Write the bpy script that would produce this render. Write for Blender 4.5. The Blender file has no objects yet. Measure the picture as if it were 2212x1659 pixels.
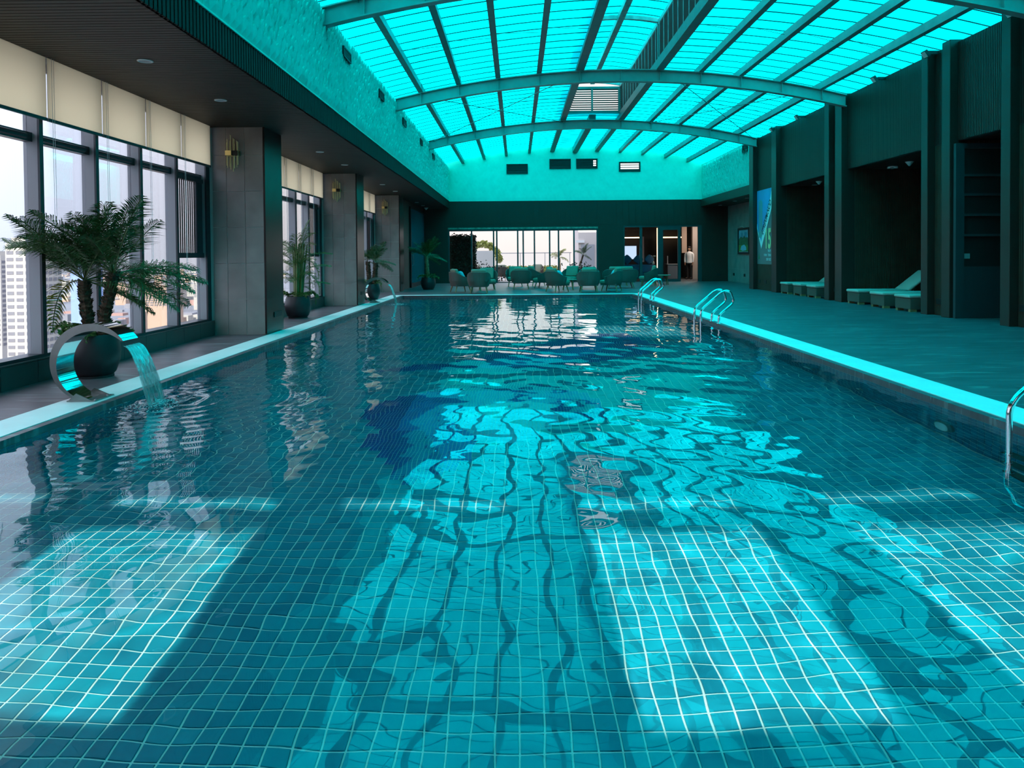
import bpy, math, random
import numpy as np
from mathutils import Vector, Matrix
random.seed(7); rng = np.random.default_rng(7)
PI = math.pi
S = bpy.context.scene
COL = S.collection

# ------------------------------------------------------------------ camera
F = 1600.0; EYE = 1.33; pitch = 0.0207; roll = 0.008; yaw = math.atan(11/1600)
cy, sy, cp, sp = math.cos(yaw), math.sin(yaw), math.cos(pitch), math.sin(pitch)
fwd = Vector((-sy*cp, cy*cp, -sp)); rt = Vector((cy, sy, 0)); up = rt.cross(fwd)
r2 = math.cos(roll)*rt - math.sin(roll)*up; u2 = math.sin(roll)*rt + math.cos(roll)*up
cam = bpy.data.cameras.new('camera'); co = bpy.data.objects.new('camera', cam); COL.objects.link(co)
cam.sensor_width = 36; cam.lens = 36*F/2212; cam.shift_y = -246.3/2212
cam.clip_start = 0.05; cam.clip_end = 6000
co.matrix_world = Matrix(((r2.x, u2.x, -fwd.x, 0), (r2.y, u2.y, -fwd.y, 0), (r2.z, u2.z, -fwd.z, EYE), (0, 0, 0, 1)))
S.camera = co

# ------------------------------------------------------------------ colour management, world, sun
S.view_settings.view_transform = 'Standard'; S.view_settings.look = 'None'
S.view_settings.gamma = 1; S.view_settings.use_curve_mapping = False
S.view_settings.exposure = 0.75
cyc = S.cycles
cyc.use_denoising = True; cyc.caustics_reflective = False; cyc.caustics_refractive = True
cyc.max_bounces = 12; cyc.diffuse_bounces = 4; cyc.glossy_bounces = 5; cyc.transmission_bounces = 8
cyc.transparent_max_bounces = 16; cyc.sample_clamp_indirect = 8; cyc.blur_glossy = 0.3

W = bpy.data.worlds.new('sky'); S.world = W; W.use_nodes = True
nt = W.node_tree; nt.nodes.clear()
tc = nt.nodes.new('ShaderNodeTexCoord'); sep = nt.nodes.new('ShaderNodeSeparateXYZ')
nt.links.new(tc.outputs['Generated'], sep.inputs[0])
mr = nt.nodes.new('ShaderNodeMapRange'); mr.inputs[1].default_value = 0.86; mr.inputs[2].default_value = 0.99
nt.links.new(sep.outputs[1], mr.inputs[0])
mx = nt.nodes.new('ShaderNodeMix'); mx.data_type = 'RGBA'
mx.inputs[6].default_value = (0.58, 0.61, 0.74, 1); mx.inputs[7].default_value = (0.66, 0.58, 0.54, 1)
nt.links.new(mr.outputs[0], mx.inputs[0])
bg = nt.nodes.new('ShaderNodeBackground'); el = nt.nodes.new('ShaderNodeMapRange'); el.inputs[1].default_value = 0.0; el.inputs[2].default_value = 1.0; el.inputs[3].default_value = 1.0; el.inputs[4].default_value = 3.0   # hazy overcast sky: zenith well above the horizon
nt.links.new(sep.outputs[2], el.inputs[0]); nt.links.new(el.outputs[0], bg.inputs[1])
wo = nt.nodes.new('ShaderNodeOutputWorld')
nt.links.new(mx.outputs[2], bg.inputs[0]); nt.links.new(bg.outputs[0], wo.inputs[0])

sl = bpy.data.lights.new('sun', 'SUN'); so = bpy.data.objects.new('sun', sl); COL.objects.link(so)
sl.energy = 7.0; sl.color = (1.0, 0.93, 0.80); sl.angle = math.radians(0.6)
sundir = Vector((-0.03, 1.0, -math.tan(math.radians(25)))).normalized()
so.rotation_euler = sundir.to_track_quat('-Z', 'Y').to_euler(); so.location = (0, -30, 30)
sl.cycles.is_caustics_light = True

def portal(name, loc, rot, sx, sy_):
    l = bpy.data.lights.new(name, 'AREA'); l.shape = 'RECTANGLE'; l.size = sx; l.size_y = sy_
    l.cycles.is_portal = True
    o = bpy.data.objects.new(name, l); COL.objects.link(o); o.location = loc; o.rotation_euler = rot

# ------------------------------------------------------------------ materials
def newmat(name):
    m = bpy.data.materials.new(name); m.use_nodes = True
    return m, m.node_tree.nodes, m.node_tree.links, m.node_tree.nodes['Principled BSDF']
def mat(name, col, rough=0.5, metal=0.0, noise=0.0, nscale=5.0, stretch=(1, 1, 1), bump=0.0, bscale=30.0, bstretch=(1, 1, 1), spec=0.5, emit=None, estr=0.0, coord='Object'):
    m, N, L, b = newmat(name)
    b.inputs['Base Color'].default_value = (*col, 1); b.inputs['Roughness'].default_value = rough
    b.inputs['Metallic'].default_value = metal; b.inputs['Specular IOR Level'].default_value = spec
    if emit: b.inputs['Emission Color'].default_value = (*emit, 1); b.inputs['Emission Strength'].default_value = estr
    if noise > 0 or bump > 0:
        t = N.new('ShaderNodeTexCoord')
        if noise > 0:
            mp = N.new('ShaderNodeMapping'); mp.inputs['Scale'].default_value = stretch
            L.new(t.outputs[coord], mp.inputs[0])
            n = N.new('ShaderNodeTexNoise'); n.inputs['Scale'].default_value = nscale; n.inputs['Detail'].default_value = 5
            L.new(mp.outputs[0], n.inputs['Vector'])
            r = N.new('ShaderNodeMapRange'); r.inputs[1].default_value = 0.3; r.inputs[2].default_value = 0.7
            r.inputs[3].default_value = 1-noise; r.inputs[4].default_value = 1+noise
            L.new(n.outputs[0], r.inputs[0])
            x = N.new('ShaderNodeVectorMath'); x.operation = 'SCALE'; x.inputs[0].default_value = col
            L.new(r.outputs[0], x.inputs['Scale']); L.new(x.outputs[0], b.inputs['Base Color'])
        if bump > 0:
            mp2 = N.new('ShaderNodeMapping'); mp2.inputs['Scale'].default_value = bstretch
            L.new(t.outputs[coord], mp2.inputs[0])
            n2 = N.new('ShaderNodeTexNoise'); n2.inputs['Scale'].default_value = bscale; n2.inputs['Detail'].default_value = 4
            L.new(mp2.outputs[0], n2.inputs['Vector'])
            bp = N.new('ShaderNodeBump'); bp.inputs['Strength'].default_value = bump; bp.inputs['Distance'].default_value = 0.01
            L.new(n2.outputs[0], bp.inputs['Height']); L.new(bp.outputs[0], b.inputs['Normal'])
    return m
def random_mat(name, cols, rough=0.35, coat=0.0):
    """colour picked per piece"""
    m, N, L, b = newmat(name)
    oi = N.new('ShaderNodeObjectInfo'); cr = N.new('ShaderNodeValToRGB')
    cr.color_ramp.interpolation = 'CONSTANT'
    e = cr.color_ramp.elements
    while len(e) < len(cols): e.new(0.5)
    for i, c in enumerate(cols): e[i].position = i/len(cols); e[i].color = (*c, 1)
    L.new(oi.outputs['Random'], cr.inputs[0]); L.new(cr.outputs[0], b.inputs['Base Color'])
    b.inputs['Roughness'].default_value = rough
    return m
def cell_mat(name, cols, pitch_, off=(0, 0, 0), rough=0.3):
    """glazed tile: one shade per tile cell of a world-space grid"""
    m, N, L, b = newmat(name)
    g = N.new('ShaderNodeNewGeometry'); a = N.new('ShaderNodeVectorMath'); a.operation = 'SUBTRACT'; a.inputs[1].default_value = off
    L.new(g.outputs['Position'], a.inputs[0])
    d = N.new('ShaderNodeVectorMath'); d.operation = 'SCALE'; d.inputs['Scale'].default_value = 1/pitch_
    L.new(a.outputs[0], d.inputs[0])
    fl = N.new('ShaderNodeVectorMath'); fl.operation = 'FLOOR'; L.new(d.outputs[0], fl.inputs[0])
    w = N.new('ShaderNodeTexWhiteNoise'); w.noise_dimensions = '3D'; L.new(fl.outputs[0], w.inputs['Vector'])
    cr = N.new('ShaderNodeValToRGB'); cr.color_ramp.interpolation = 'CONSTANT'
    e = cr.color_ramp.elements
    while len(e) < len(cols): e.new(0.5)
    for i, c in enumerate(cols): e[i].position = i/len(cols); e[i].color = (*c, 1)
    L.new(w.outputs['Value'], cr.inputs[0])
    L.new(cr.outputs[0], b.inputs['Base Color']); b.inputs['Roughness'].default_value = rough
    return m
def glass_thin(name, tint=(0.96, 0.98, 1.0), refl=0.08):
    m = bpy.data.materials.new(name); m.use_nodes = True; N = m.node_tree.nodes; L = m.node_tree.links; N.clear()
    o = N.new('ShaderNodeOutputMaterial'); mi = N.new('ShaderNodeMixShader'); t = N.new('ShaderNodeBsdfTransparent'); g = N.new('ShaderNodeBsdfGlossy')
    t.inputs[0].default_value = (*tint, 1); g.inputs['Roughness'].default_value = 0.02
    lw = N.new('ShaderNodeLayerWeight'); lw.inputs[0].default_value = 0.15
    mm = N.new('ShaderNodeMath'); mm.operation = 'MULTIPLY'; mm.inputs[1].default_value = refl*6
    L.new(lw.outputs['Fresnel'], mm.inputs[0]); L.new(mm.outputs[0], mi.inputs[0])
    L.new(t.outputs[0], mi.inputs[1]); L.new(g.outputs[0], mi.inputs[2]); L.new(mi.outputs[0], o.inputs[0])
    return m
def translucent(name, col, tr=0.0, diff=0.15, noise=False):
    m = bpy.data.materials.new(name); m.use_nodes = True; N = m.node_tree.nodes; L = m.node_tree.links; N.clear()
    o = N.new('ShaderNodeOutputMaterial'); t = N.new('ShaderNodeBsdfTranslucent'); d = N.new('ShaderNodeBsdfDiffuse'); p = N.new('ShaderNodeBsdfTransparent')
    for n in (t, d, p): n.inputs[0].default_value = (*col, 1)
    m1 = N.new('ShaderNodeMixShader'); m1.inputs[0].default_value = diff; m2 = N.new('ShaderNodeMixShader'); m2.inputs[0].default_value = tr
    L.new(t.outputs[0], m1.inputs[1]); L.new(d.outputs[0], m1.inputs[2]); L.new(m1.outputs[0], m2.inputs[1]); L.new(p.outputs[0], m2.inputs[2]); L.new(m2.outputs[0], o.inputs[0])
    if noise:
        tcx = N.new('ShaderNodeNewGeometry'); nn = N.new('ShaderNodeTexNoise'); nn.inputs['Scale'].default_value = 0.5; nn.inputs['Detail'].default_value = 6
        L.new(tcx.outputs['Position'], nn.inputs['Vector'])
        r = N.new('ShaderNodeMapRange'); r.inputs[1].default_value = 0.35; r.inputs[2].default_value = 0.65; r.inputs[3].default_value = 0.78; r.inputs[4].default_value = 1.02
        L.new(nn.outputs[0], r.inputs[0]); x = N.new('ShaderNodeVectorMath'); x.operation = 'SCALE'; x.inputs[0].default_value = col
        L.new(r.outputs[0], x.inputs['Scale'])
        for n in (t, d): L.new(x.outputs[0], n.inputs[0])
    return m

M = {}
M['deck'] = mat('deck_stone', (0.135, 0.088, 0.102), 0.42, noise=0.28, nscale=1.6, stretch=(0.5, 2.2, 1), bump=0.25, bscale=14, bstretch=(0.5, 2.5, 1))
_m = M['deck']; _N = _m.node_tree.nodes; _L = _m.node_tree.links; _b = _N['Principled BSDF']
_t = _N.new('ShaderNodeTexCoord'); _mp = _N.new('ShaderNodeMapping'); _mp.inputs['Scale'].default_value = (0.9, 6.0, 1); _mp.inputs['Rotation'].default_value = (0, 0, 0.12); _L.new(_t.outputs['Object'], _mp.inputs[0])
_n = _N.new('ShaderNodeTexNoise'); _n.inputs['Scale'].default_value = 1.6; _n.inputs['Detail'].default_value = 3; _n.inputs['Roughness'].default_value = 0.35; _n.inputs['Distortion'].default_value = 1.2; _L.new(_mp.outputs[0], _n.inputs['Vector'])
_r = _N.new('ShaderNodeMapRange'); _r.inputs[1].default_value = 0.60; _r.inputs[2].default_value = 0.66; _r.inputs[3].default_value = 0; _r.inputs[4].default_value = 0.5; _L.new(_n.outputs[0], _r.inputs[0])
_x = _N.new('ShaderNodeMix'); _x.data_type = 'RGBA'; _x.inputs[7].default_value = (0.30, 0.31, 0.31, 1); _L.new(_r.outputs[0], _x.inputs[0])
_src = _b.inputs['Base Color'].links[0].from_socket; _L.new(_src, _x.inputs[6]); _L.new(_x.outputs[2], _b.inputs['Base Color'])
M['white_strip'] = mat('white_channel_cover', (0.90, 0.92, 0.90), 0.45, noise=0.04, nscale=3)
M['grout'] = mat('pool_grout', (0.52, 0.62, 0.58), 0.8)
tcols = [(0.006, 0.19, 0.27), (0.006, 0.21, 0.29), (0.006, 0.18, 0.26), (0.006, 0.23, 0.31), (0.006, 0.20, 0.28), (0.006, 0.245, 0.325), (0.006, 0.16, 0.24)]
M['tile'] = cell_mat('turquoise_pool_tile', tcols, 0.1, (0.0, 0.6, -0.03), 0.25)
M['wtile'] = cell_mat('pool_wall_tile', [(0.010, 0.17, 0.27), (0.010, 0.22, 0.33), (0.008, 0.14, 0.24)], 0.1, (0.03, 0.6, -0.06), 0.25)
M['mo_dark'] = mat('navy_mosaic', (0.004, 0.035, 0.22), 0.25, noise=0.25, nscale=30)
M['mo_mid'] = mat('blue_mosaic', (0.010, 0.14, 0.42), 0.25, noise=0.25, nscale=30)
M['mo_light'] = mat('aqua_mosaic', (0.05, 0.45, 0.60), 0.25, noise=0.2, nscale=30)
M['teal'] = mat('turquoise_plaster', (0.16, 0.84, 0.70), 0.7, noise=0.05, nscale=3, bump=0.35, bscale=9)
M['teal_scale'] = mat('turquoise_scale_panel', (0.04, 0.66, 0.57), 0.6)
M['slat'] = mat('dark_brown_slat', (0.034, 0.025, 0.019), 0.55, noise=0.15, nscale=3, spec=0.35)
M['wslat'] = mat('reddish_brown_slat', (0.085, 0.040, 0.028), 0.55, noise=0.15, nscale=3, spec=0.35)
M['slat_back'] = mat('slat_backing', (0.030, 0.026, 0.024), 0.7)
M['wall'] = mat('brown_panel', (0.045, 0.033, 0.027), 0.55, noise=0.1, nscale=2)
M['greenwall'] = mat('dark_grey_panel', (0.055, 0.017, 0.013), 0.5, noise=0.08, nscale=2)
M['pilaster'] = mat('pilaster_bronze', (0.050, 0.022, 0.019), 0.4)
M['coltile'] = mat('grey_slate_tile', (0.34, 0.275, 0.26), 0.30, noise=0.18, nscale=2.5, bump=0.08, bscale=8)
M['colgrout'] = mat('light_grout', (0.62, 0.64, 0.62), 0.8)
M['bronze'] = mat('bronze_cladding', (0.022, 0.014, 0.012), 0.30, spec=0.35)
M['fascia'] = mat('fascia_slat_brown', (0.014, 0.0065, 0.006), 0.65, spec=0.2)
M['silltile'] = mat('dark_sill_tile', (0.045, 0.060, 0.062), 0.3, noise=0.1)
M['mull'] = mat('grey_aluminium_fin', (0.34, 0.34, 0.36), 0.5)
M['frame'] = mat('dark_navy_frame', (0.018, 0.028, 0.036), 0.4)
M['glass'] = glass_thin('window_glass')
M['blind'] = translucent('cream_blind_fabric', (0.93, 0.85, 0.66), 0.0, 0.12)
M['cord'] = mat('white_cord', (0.8, 0.8, 0.82), 0.5)
M['steel_teal'] = mat('painted_steel', (0.30, 0.36, 0.34), 0.45, noise=0.08, nscale=4)
M['purlin'] = mat('grey_painted_purlin', (0.20, 0.23, 0.22), 0.5, noise=0.1, nscale=4)
M['galv'] = mat('galvanised_steel', (0.45, 0.45, 0.43), 0.45, metal=0.3, noise=0.25, nscale=6)
M['panel'] = translucent('cyan_polycarbonate', (0.0, 0.93, 0.96), 0.0, 0.06, noise=True)
M['seam'] = mat('panel_seam', (0.01, 0.12, 0.13), 0.6)
M['louver'] = mat('grey_louver', (0.10, 0.12, 0.12), 0.5)
M['black'] = mat('black_plastic', (0.012, 0.014, 0.015), 0.5)
M['chrome'] = mat('polished_steel', (0.82, 0.83, 0.84), 0.06, metal=1.0)
M['brushed'] = mat('brushed_steel', (0.30, 0.30, 0.29), 0.35, metal=0.8, noise=0.12, nscale=8)
M['brass'] = mat('brass', (0.85, 0.66, 0.30), 0.30, metal=0.8)
M['crystal'] = mat('champagne_glass_rod', (0.90, 0.76, 0.42), 0.30, metal=0.15)
M['lampwhite'] = mat('white_lamp_trim', (0.75, 0.75, 0.73), 0.4)
M['potblack'] = mat('charcoal_pot', (0.022, 0.022, 0.026), 0.45, bump=0.1, bscale=30)
M['soil'] = mat('soil', (0.05, 0.035, 0.022), 0.9)
M['bark'] = mat('palm_bark', (0.085, 0.050, 0.028), 0.85, noise=0.45, nscale=22, bump=0.8, bscale=40)
M['bark_pale'] = mat('pale_palm_bark', (0.30, 0.21, 0.11), 0.8, noise=0.4, nscale=26, bump=0.8, bscale=40)
M['leaf'] = mat('palm_leaf', (0.050, 0.135, 0.035), 0.45, noise=0.35, nscale=6)
M['leaf_light'] = mat('bright_leaf', (0.080, 0.180, 0.035), 0.5, noise=0.3, nscale=6)
M['leaf_yellow'] = mat('yellow_leaf', (0.42, 0.36, 0.06), 0.5, noise=0.2)
M['stem'] = mat('green_stem', (0.12, 0.17, 0.05), 0.5, noise=0.2)
M['wicker'] = mat('woven_cord_grey', (0.16, 0.115, 0.10), 0.7)
M['wood'] = mat('teak_leg', (0.36, 0.20, 0.09), 0.5, noise=0.2, nscale=8)
M['cushion'] = mat('sage_cushion', (0.27, 0.26, 0.19), 0.85, bump=0.2, bscale=60)
M['pillow_cyan'] = mat('turquoise_pillow', (0.08, 0.52, 0.60), 0.85, bump=0.2, bscale=60)
M['rattan'] = mat('brown_rattan', (0.15, 0.08, 0.065), 0.7, bump=0.5, bscale=120)
M['mattress'] = mat('pale_mattress', (0.60, 0.48, 0.42), 0.85, bump=0.15, bscale=40)
M['dark'] = mat('dark_interior', (0.016, 0.016, 0.017), 0.6)
M['white'] = mat('white_paint', (0.75, 0.74, 0.72), 0.6)
M['skin'] = mat('skin', (0.35, 0.20, 0.13), 0.6)
M['shirt'] = mat('white_shirt', (0.72, 0.72, 0.74), 0.8)
M['trousers'] = mat('black_trousers', (0.012, 0.012, 0.014), 0.8)
M['hair'] = mat('black_hair', (0.010, 0.008, 0.008), 0.5)
M['navy'] = mat('navy_fabric', (0.020, 0.055, 0.11), 0.85)
M['beige'] = mat('beige_panel', (0.52, 0.38, 0.30), 0.6); M['city_beige'] = mat('city_beige', (.40, .28, .21), .8); M['city_grey'] = mat('city_grey', (.22, .22, .25), .8)
M['led'] = mat('warm_led_strip', (1, 0.8, 0.6), 0.5, emit=(1.0, 0.62, 0.32), estr=3.0)
M['tv'] = mat('lit_screen', (0.1, 0.1, 0.1), 0.4, emit=(0.62, 0.76, 1.0), estr=0.62)
M['doorframe'] = mat('teal_grey_door_frame', (0.035, 0.050, 0.058), 0.4)

# ------------------------------------------------------------------ geometry helpers
class G:
    def __init__(s): s.v = []; s.f = []; s.m = []
    def add(s, vs, fs, mi=0):
        o = len(s.v); s.v.extend(vs); s.f.extend([tuple(i+o for i in f) for f in fs]); s.m.extend([mi]*len(fs)); return s
    def box(s, x0, x1, y0, y1, z0, z1, mi=0):
        return s.add([(x0,y0,z0),(x1,y0,z0),(x1,y1,z0),(x0,y1,z0),(x0,y0,z1),(x1,y0,z1),(x1,y1,z1),(x0,y1,z1)],
                     [(0,3,2,1),(4,5,6,7),(0,1,5,4),(1,2,6,5),(2,3,7,6),(3,0,4,7)], mi)
    def obox(s, c, h, rot, mi=0):
        c = Vector(c); vs = []
        for a, b, d in ((-1,-1,-1),(1,-1,-1),(1,1,-1),(-1,1,-1),(-1,-1,1),(1,-1,1),(1,1,1),(-1,1,1)):
            vs.append(tuple(c + rot @ Vector((a*h[0], b*h[1], d*h[2]))))
        return s.add(vs, [(0,3,2,1),(4,5,6,7),(0,1,5,4),(1,2,6,5),(2,3,7,6),(3,0,4,7)], mi)
    def tube(s, pts, r, n=8, mi=0, cap=True):
        P = [Vector(p) for p in pts]; R = r if isinstance(r, (list, tuple)) else [r]*len(P)
        T = []
        for i in range(len(P)):
            a = P[max(0, i-1)]; b = P[min(len(P)-1, i+1)]; T.append((b-a).normalized())
        ref = Vector((0, 0, 1)) if abs(T[0].z) < 0.9 else Vector((1, 0, 0))
        nx = T[0].cross(ref).normalized(); vs = []
        for i, p in enumerate(P):
            nx = (nx - T[i]*nx.dot(T[i])).normalized(); ny = T[i].cross(nx)
            for k in range(n):
                a = 2*PI*k/n; vs.append(tuple(p + (nx*math.cos(a)+ny*math.sin(a))*R[i]))
        fs = []
        for i in range(len(P)-1):
            for k in range(n):
                k2 = (k+1) % n; fs.append((i*n+k, i*n+k2, (i+1)*n+k2, (i+1)*n+k))
        if cap: fs.append(tuple(reversed(range(n)))); fs.append(tuple(range((len(P)-1)*n, len(P)*n)))
        return s.add(vs, fs, mi)
    def lathe(s, prof, n=24, c=(0,0,0), mi=0, cap=True):
        vs = []; fs = []
        for r, z in prof:
            for k in range(n):
                a = 2*PI*k/n; vs.append((c[0]+r*math.cos(a), c[1]+r*math.sin(a), c[2]+z))
        for i in range(len(prof)-1):
            for k in range(n):
                k2 = (k+1) % n; fs.append((i*n+k, i*n+k2, (i+1)*n+k2, (i+1)*n+k))
        if cap: fs.append(tuple(reversed(range(n)))); fs.append(tuple(range((len(prof)-1)*n, len(prof)*n)))
        return s.add(vs, fs, mi)
    def ell(s, c, r, n=10, m=6, mi=0, rot=None, sq=1.0):
        vs = []; fs = []; c = Vector(c)
        def pw(x): return math.copysign(abs(x)**sq, x)
        for i in range(m+1):
            t = PI*i/m
            for k in range(n):
                a = 2*PI*k/n
                p = Vector((r[0]*pw(math.sin(t))*pw(math.cos(a)), r[1]*pw(math.sin(t))*pw(math.sin(a)), r[2]*pw(math.cos(t))))
                if rot: p = rot @ p
                vs.append(tuple(c+p))
        for i in range(m):
            for k in range(n):
                k2 = (k+1) % n; fs.append((i*n+k, (i+1)*n+k, (i+1)*n+k2, i*n+k2))
        return s.add(vs, fs, mi)
    def mesh(s, name, mats):
        me = bpy.data.meshes.new(name); me.from_pydata([tuple(v) for v in s.v], [], s.f)
        if not isinstance(mats, (list, tuple)): mats = [mats]
        for x in mats: me.materials.append(x)
        if len(mats) > 1: me.polygons.foreach_set('material_index', s.m)
        me.update(); return me
    def build(s, name, mats, parent=None, smooth=False, loc=None):
        me = s.mesh(name, mats)
        if smooth:
            me.polygons.foreach_set('use_smooth', [True]*len(me.polygons))
            if smooth is not True: me.set_sharp_from_angle(angle=math.radians(smooth))
        return link(name, me, parent, loc)
def link(name, me, parent=None, loc=None, rot=None, scale=None):
    o = bpy.data.objects.new(name, me); COL.objects.link(o)
    if parent: o.parent = parent
    if loc is not None: o.location = loc
    if rot is not None: o.rotation_euler = rot
    if scale is not None: o.scale = scale
    return o
def bevel(o, w, seg=2):
    md = o.modifiers.new('bevel', 'BEVEL'); md.width = w; md.segments = seg; md.limit_method = 'ANGLE'
    return o
def tag(o, label, cat, group=None):
    o['label'] = label; o['category'] = cat
    if group: o['group'] = group
    return o
def thing(name, label, cat, loc=(0,0,0), rz=0.0, group=None):
    o = bpy.data.objects.new(name, None); COL.objects.link(o); o.location = loc; o.rotation_euler = (0, 0, rz)
    o.empty_display_size = 0.1
    return tag(o, label, cat, group)
def struct(o, label=None, cat=None):
    o['kind'] = 'structure'
    if label: o['label'] = label
    if cat: o['category'] = cat
    return o
def sempty(name, label=None, cat=None):
    o = bpy.data.objects.new(name, None); COL.objects.link(o); return struct(o, label, cat)
def copy_tree(o, parent=None):
    c = o.copy(); COL.objects.link(c); c.parent = parent
    for ch in list(o.children): copy_tree(ch, c)
    return c
def stuff(o): o['kind'] = 'stuff'; return o
def rotx(a): return Matrix.Rotation(a, 3, 'X')
def roty(a): return Matrix.Rotation(a, 3, 'Y')
def rotz(a): return Matrix.Rotation(a, 3, 'Z')
ORD = ['nearest', 'second nearest', 'third nearest', 'fourth nearest', 'fifth nearest', 'sixth nearest', 'seventh nearest', 'eighth nearest', 'ninth nearest', 'tenth nearest', 'eleventh nearest', 'twelfth nearest']

# ------------------------------------------------------------------ dimensions
YB = -2.0      # back wall
YE = 35.0      # end wall
XS = 3.86; XO = 4.24; XW = 3.78          # channel strip, pool edge
YP0, YP1 = 0.6, 24.4                     # pool
WZ = -0.06; FZ = WZ-1.1                  # water, pool floor
ZC = 3.52                                # soffit
XL = -3.2; XR = 8.75

portal('window_portal_left', (-5.6, 16.5, 1.6), (0, -PI/2, 0), 3.2, 22.5)
portal('window_portal_end', (0.3, YE+0.6, 1.3), (-PI/2, 0, 0), 7.4, 2.7)

# ------------------------------------------------------------------ deck
g = G()
g.box(-5.4, -XO, YB, YE+0.1, -0.3, 0); g.box(XO, 11.2, YB, YE+0.1, -0.3, 0)
g.box(-XO, XO, YP1+0.38, YE+0.1, -0.3, 0); g.box(-XO, XO, YB, YP0-0.46, -0.3, 0)
o = g.build('floor', M['deck']); struct(o)
g = G()
g.box(-XO, -XS, YP0-0.46, YP1+0.38, -0.3, 0.004); g.box(XS, XO, YP0-0.46, YP1+0.38, -0.3, 0.004)
g.box(-XS, XS, YP1+0.08, YP1+0.38, -0.3, 0.004); g.box(-XS, XS, YP0-0.46, YP0-0.08, -0.3, 0.004)
struct(g.build('trim_1', M['white_strip']), 'white overflow channel cover running around the pool')
g = G()
g.box(-XS, -XW, YP0-0.08, YP1+0.08, -0.075, -0.002); g.box(XW, XS, YP0-0.08, YP1+0.08, -0.075, -0.002)
g.box(-XW, XW, YP1, YP1+0.08, -0.075, -0.002); g.box(-XW, XW, YP0-0.08, YP0, -0.075, -0.002)
struct(g.build('trim_2', M['deck']), 'grey stone coping at the water edge')

# ------------------------------------------------------------------ pool basin
g = G(); g.box(-XW, XW, YP0, YP1, FZ-0.2, FZ)
pf = struct(g.build('pool_floor', M['grout']), 'pool floor of small turquoise tiles'); pf.cycles.is_caustics_receiver = True
def inpoly(x, y, poly):
    c = False; j = len(poly)-1
    for i in range(len(poly)):
        xi, yi = poly[i]; xj, yj = poly[j]
        if (yi > y) != (yj > y) and x < (xj-xi)*(y-yi)/(yj-yi)+xi: c = not c
        j = i
    return c
D1d = [(-1.46,6.72),(-1.16,6.23),(-.91,5.6),(-.8,5.58),(-.62,5.85),(-.72,6.5),(-.9,7.0),(-1.0,7.5),(-.85,8.0),(-.4,8.35),(.1,8.5),(.55,8.1),(.8,7.7),(.94,7.47),(.95,7.8),(.8,8.5),(.4,9.0),(-.13,9.3),(-.7,9.1),(-1.3,8.6),(-1.62,7.9),(-1.55,7.4),(-1.3,7.0)]
D1m = [(-.8,5.58),(-.45,6.09),(-.39,6.28),(-.43,6.89),(-.6,7.2),(-.75,7.6),(-.4,8.0),(.1,8.2),(.5,7.9),(.8,7.6),(.8,7.7),(.55,8.1),(.1,8.5),(-.4,8.35),(-.85,8.0),(-1,7.5),(-.9,7),(-.72,6.5),(-.62,5.85)]
D1l = [(-.43,6.89),(-.09,6.54),(.16,6.76),(.36,7.27),(.5,7.9),(.1,8.2),(-.4,8.0),(-.75,7.6),(-.6,7.2)]
D1f = [(.30,7.75),(.67,8.3),(.9,7.7),(.94,7.35),(.6,7.5)]
D2 = [(-2.01,10.1),(-1.47,10.6),(-.95,10.75),(-.45,11.5),(.3,12.7),(1.0,13.6),(1.6,14.1),(2.05,14.2),(2.15,13.6),(2.29,12.89),(2.44,12.1),(2.02,11.5),(1.7,11.1),(1.3,10.9),(.7,10.3),(.1,10.05),(-.5,10.0),(-.95,10.2),(-1.4,10.15)]
D2l = [(-.6,10.3),(.1,10.4),(.8,10.9),(1.3,11.8),(1.6,12.8),(1.0,12.5),(.2,11.6),(-.4,10.9)]
def zone(x, y):
    if -1.7 < x < 1.0 and 5.5 < y < 9.4:
        if inpoly(x, y, D1f): return 1
        if inpoly(x, y, D1d): return 2 if (y > 7.0 and x > -1.15 and not (y > 8.75)) else 1
        if inpoly(x, y, D1m): return 2
        if inpoly(x, y, D1l): return 3
    if -2.1 < x < 2.5 and 9.9 < y < 14.3:
        if inpoly(x, y, D2l): return 2
        if inpoly(x, y, D2): return 1
    return 0
P = 0.1; gap = 0.0038
cells = []
nx_ = int(XW/P)+1
for i in range(-nx_, nx_):
    for j in range(0, int((YP1-YP0)/P)):
        x0 = i*P; y0 = YP0+j*P
        a, b = max(x0+gap, -XW), min(x0+P-gap, XW)
        if b-a < 0.01: continue
        if zone((a+b)/2, y0+P/2): continue
        cells.append((a, b, y0+gap, y0+P-gap, x0+P/2))
def tilebox(g, a, b, c, d, z0, z1):
    e = 0.0025
    g.add([(a,c,z0),(b,c,z0),(b,d,z0),(a,d,z0),(a+e,c+e,z1),(b-e,c+e,z1),(b-e,d-e,z1),(a+e,d-e,z1)],
          [(4,5,6,7),(0,1,5,4),(1,2,6,5),(2,3,7,6),(3,0,4,7)])
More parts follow.
